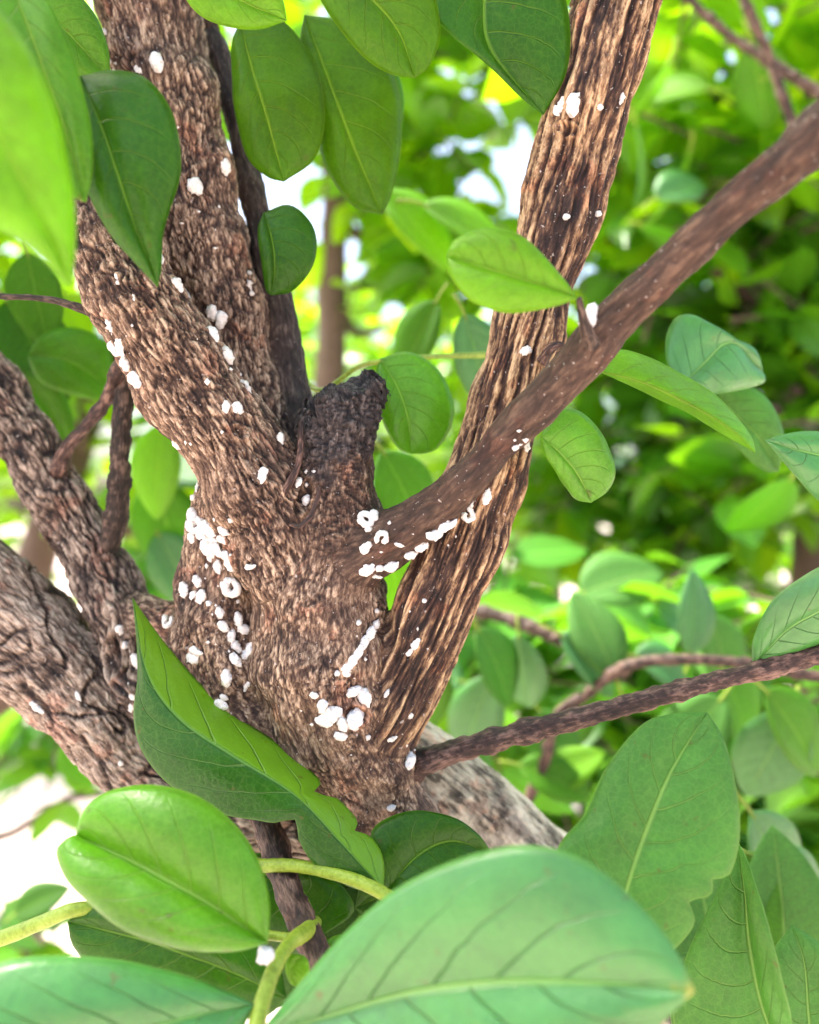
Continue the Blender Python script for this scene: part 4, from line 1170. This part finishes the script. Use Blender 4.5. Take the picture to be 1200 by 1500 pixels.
O, S_, RO, CU, RI = 'oval', 'slim', 'round', 'curl', 'ring'
INSECTS = {
    'crowded below the broad furrowed stem':
        [(O, 283, 757, 30, 70), (RI, 287, 768, 30, 60), (O, 305, 775, 32, 50), (O, 281, 788, 18, 60), (O, 292, 783, 16, 80), (O, 299, 786, 16, 40), (O, 328, 777, 22, 45), (O, 326, 790, 20, 30), (O, 304, 804, 32, 60), (O, 319, 804, 30, 50), (O, 320, 830, 24, 80), (O, 337, 826, 24, 60), (O, 307, 818, 12, 70), (S_, 270, 714, 18, 62), (RO, 275, 729, 10, 0), (RO, 338, 762, 9, 0), (RO, 331, 813, 16, 0), (O, 298, 770, 24, 75), (O, 312, 790, 20, 20)],
    'above the chain in the dark groove': [(RI, 338, 860, 36, 60)],
    'on the outer swelling of the trunk':
        [(O, 289, 852, 22, 60), (O, 270, 864, 26, 82), (O, 283, 872, 16, 110), (O, 295, 874, 24, 100), (CU, 248, 910, 26, 120), (O, 288, 953, 24, 15), (O, 284, 965, 26, 15), (RO, 306, 884, 9, 0)],
    'in the chain along the trunk groove':
        [(O, 321, 898, 22, 50), (O, 327, 917, 24, 62), (O, 338, 932, 24, 105), (O, 345, 948, 24, 35), (O, 345, 967, 26, 48), (O, 349, 907, 24, 85), (O, 357, 922, 26, 15), (S_, 363, 957, 36, 122), (O, 331, 993, 28, 82), (S_, 361, 1005, 18, 112), (O, 328, 1021, 16, 40), (O, 324, 1031, 24, 15), (RO, 348, 881, 7, 0)],
    'alone on the upper trunk': [(O, 367, 829, 20, -25)],
    'in the tangle low on the trunk':
        [(O, 460, 1018, 18, 40), (O, 471, 1033, 28, 80), (O, 485, 1047, 38, -30), (O, 475, 1056, 30, 15), (O, 503, 1060, 30, 85), (O, 520, 1053, 38, -62), (O, 499, 1078, 22, 15), (O, 518, 1013, 26, -25), (O, 535, 1022, 32, 72), (RO, 539, 1080, 9, 0), (S_, 567, 1016, 16, -60), (S_, 574, 1082, 18, -30)],
    'in the slanting streak on the trunk':
        [(O, 550, 915, 18, -50), (O, 542, 928, 24, -50), (O, 533, 941, 24, -55), (O, 525, 955, 26, -60), (O, 517, 967, 24, -60), (O, 509, 978, 22, -40), (O, 507, 987, 16, 10), (RO, 494, 986, 10, 0), (RO, 525, 912, 10, 0)],
    'on the lower strip barked stem': [(O, 610, 944, 20, -50), (O, 601, 955, 16, -50), (RO, 552, 895, 8, 0), (RO, 622, 880, 8, 0), (RO, 601, 1048, 10, 0)],
    'where the crossing branch leaves the trunk':
        [(RI, 536, 762, 32, 20), (O, 549, 756, 22, 70), (CU, 560, 788, 28, -60), (O, 536, 803, 22, -50), (O, 538, 834, 28, -30), (RO, 556, 832, 14, 0), (O, 573, 829, 26, -25), (S_, 552, 844, 18, 20), (S_, 585, 798, 18, 25), (RO, 540, 775, 12, 0)],
    'in the row along the crossing branch':
        [(O, 601, 812, 24, 8), (O, 617, 800, 24, -50), (O, 637, 782, 28, -25), (O, 655, 768, 32, -25), (CU, 684, 754, 28, 70), (S_, 691, 738, 20, 80), (S_, 714, 728, 28, -70), (RO, 755, 655, 12, 0), (O, 770, 653, 20, 80)],
    'on the broad furrowed stem':
        [(S_, 161, 477, 22, 68), (O, 161, 511, 28, 52), (O, 178, 508, 28, 95), (O, 184, 533, 26, 68), (O, 199, 556, 30, 42), (S_, 171, 405, 14, 70), (RO, 173, 414, 8, 0), (S_, 197, 436, 14, 60), (O, 239, 651, 18, 65), (O, 384, 697, 28, 105), (O, 331, 596, 20, 100), (O, 347, 598, 26, 58)],
    'in the seam between the furrowed stems':
        [(O, 259, 418, 26, 65), (O, 277, 435, 28, 60), (O, 312, 490, 28, 65), (O, 332, 521, 30, 58), (S_, 361, 567, 28, 62), (O, 234, 380, 20, 70), (O, 409, 643, 22, 80)],
    'on the upright furrowed stem':
        [(O, 311, 458, 28, 95), (O, 323, 468, 28, 95), (O, 230, 92, 32, 70), (RO, 285, 274, 28, 20), (O, 329, 245, 26, 82), (O, 147, 48, 14, 30), (S_, 203, 103, 22, 50), (S_, 366, 418, 16, 80), (RO, 365, 400, 9, 0), (RO, 161, 90, 9, 0), (S_, 168, 106, 14, 80), (RO, 369, 430, 8, 0)],
    'in the fold under the stub': [(O, 449, 733, 20, 98), (O, 438, 707, 18, 110)],
    'on the upper strip barked stem': [(O, 842, 155, 38, 75)],
    'on the upper strip barked stem ': [(S_, 821, 157, 32, -62)],
    'on the upper strip barked stem  ': [(RO, 879, 157, 11, 0), (S_, 911, 145, 18, 105), (RO, 876, 313, 12, 0), (RO, 830, 318, 12, 0), (O, 769, 515, 24, -20)],
    'on the crossing branch by a stalk': [(O, 865, 468, 46, -72)],
    'at the foot of the reddish twig': [(O, 600, 1115, 28, -60), (O, 620, 1125, 26, -50)],
    'alone at the trunk bottom': [(O, 573, 1183, 16, -10)],
    'on the joint of the old stems':
        [(O, 175, 923, 18, 50), (RO, 182, 945, 13, 0), (O, 201, 970, 30, 58), (O, 195, 1020, 16, 80), (O, 193, 1036, 16, 100), (S_, 115, 1020, 18, 60), (S_, 54, 1036, 26, 38), (RO, 177, 1118, 9, 0)],
}
GROUP = 'white scale insects on the bark'
ci = 0
def put_insect(kind, P, nrm, L, ang, label):
    global ci
    o = bpy.data.objects.new('scale_insect', IM[kind, ci % 4]); ci += 1
    COL.objects.link(o)
    n = np.array(nrm, float)
    if n[1] > 0: n = -n
    n = n * 0.75 + np.array((0, -0.25, 0)); n /= np.linalg.norm(n)
    d = np.array((math.cos(R(ang)), 0, -math.sin(R(ang))))
    d = d - n * (d @ n); d /= np.linalg.norm(d)
    y = np.cross(n, d)
    m = Matrix(np.stack((d, y, n), 1).tolist()).to_4x4()
    h = random.uniform(.85, 1.1)
    o.matrix_basis = Matrix.Translation(Vector(np.array(P) + n * L * 0.06)) @ m @ Matrix.Diagonal((L, L * random.uniform(.9, 1.15), L * h, 1))
    if label: tag(o, label, 'insect', GROUP)
    return o
def look(kind, lp):
    size = 'large ' if lp >= 28 else ('tiny ' if lp <= 12 else ('small ' if lp <= 18 else ''))
    return size + {O: 'oval', S_: 'slender', RO: 'round', CU: 'curled', RI: 'ring shaped'}[kind]
ORD = ['', 'second ', 'third ', 'fourth ', 'fifth ', 'sixth ', 'seventh ', 'eighth ', 'ninth ', 'tenth ']
placed = {}
for place, items in INSECTS.items():
    for kind, u, v, lp, ang in items:
        hit = None
        for du, dv in ((0, 0), (8, 0), (-8, 0), (14, 6), (-14, 6), (20, 0), (-20, 0), (0, 14), (0, -14), (28, 0)):
            loc, nrm, fi, dist = cast(u + du, v + dv)
            if loc is not None and dist < 0.36:
                hit = (loc, nrm)
                break
        if hit is None:
            print('MISS', kind, u, v)
            continue
        loc, nrm = hit
        o = put_insect(kind, loc, nrm, lp * 0.97 * KPX * loc[1], ang, None)
        placed.setdefault((look(kind, lp), place.strip()), []).append(o)
for (lk, place), objs in placed.items():
    objs.sort(key=lambda o: -o.matrix_basis.translation.z)
    for k, o in enumerate(objs):
        o['label'] = (f'{lk} white scale insect {place}' if len(objs) == 1 else f'{lk} white scale insect, {ORD[k]}highest of those {place}')
        o['category'] = 'insect'
        o['group'] = GROUP
put_insect(RO, W(392, 1391, .1985) + np.array((0, -.0022, 0)), (0, -1, 0.2), 27 * KPX * .197, 20, 'round white scale insect on the green twig at a leaf stalk')

# crumbs of wax on the bark: too many and too small to count
Vs = []
centres = [(290, 770, 30), (330, 830, 30), (310, 880, 40), (340, 940, 34), (545, 810, 40), (640, 790, 40), (520, 960, 34), (500, 1050, 40), (600, 930, 30), (190, 980, 30), (175, 480, 40), (330, 540, 50), (280, 650, 50), (830, 300, 50), (600, 1100, 14), (760, 640, 18), (365, 415, 8), (165, 95, 12), (440, 690, 20), (230, 180, 40), (310, 320, 40)]
parts = []
ico = np.array([(1, 0, 0), (-1, 0, 0), (0, 1, 0), (0, -1, 0), (0, 0, 1), (0, 0, -1)], float)
icf = [(0, 2, 4), (2, 1, 4), (1, 3, 4), (3, 0, 4), (2, 0, 5), (1, 2, 5), (3, 1, 5), (0, 3, 5)]
for u, v, sp_ in centres:
    for k in range(5):
        uu, vv = random.gauss(u, sp_ * .6), random.gauss(v, sp_ * .6)
        loc, nrm, fi, dist = cast(uu, vv)
        if loc is None or dist > .34: continue
        s = random.uniform(.00025, .0007)
        parts.append((np.array(loc) + ico * np.array((random.uniform(.6, 1.6), .7, random.uniform(.6, 1.8))) * s, icf))
V, F = join(parts)
o = mesh_obj('wax_crumbs', V, F, WAX, SHRUB)
o['kind'] = 'stuff'
print('wood verts', nv, 'insects', ci)
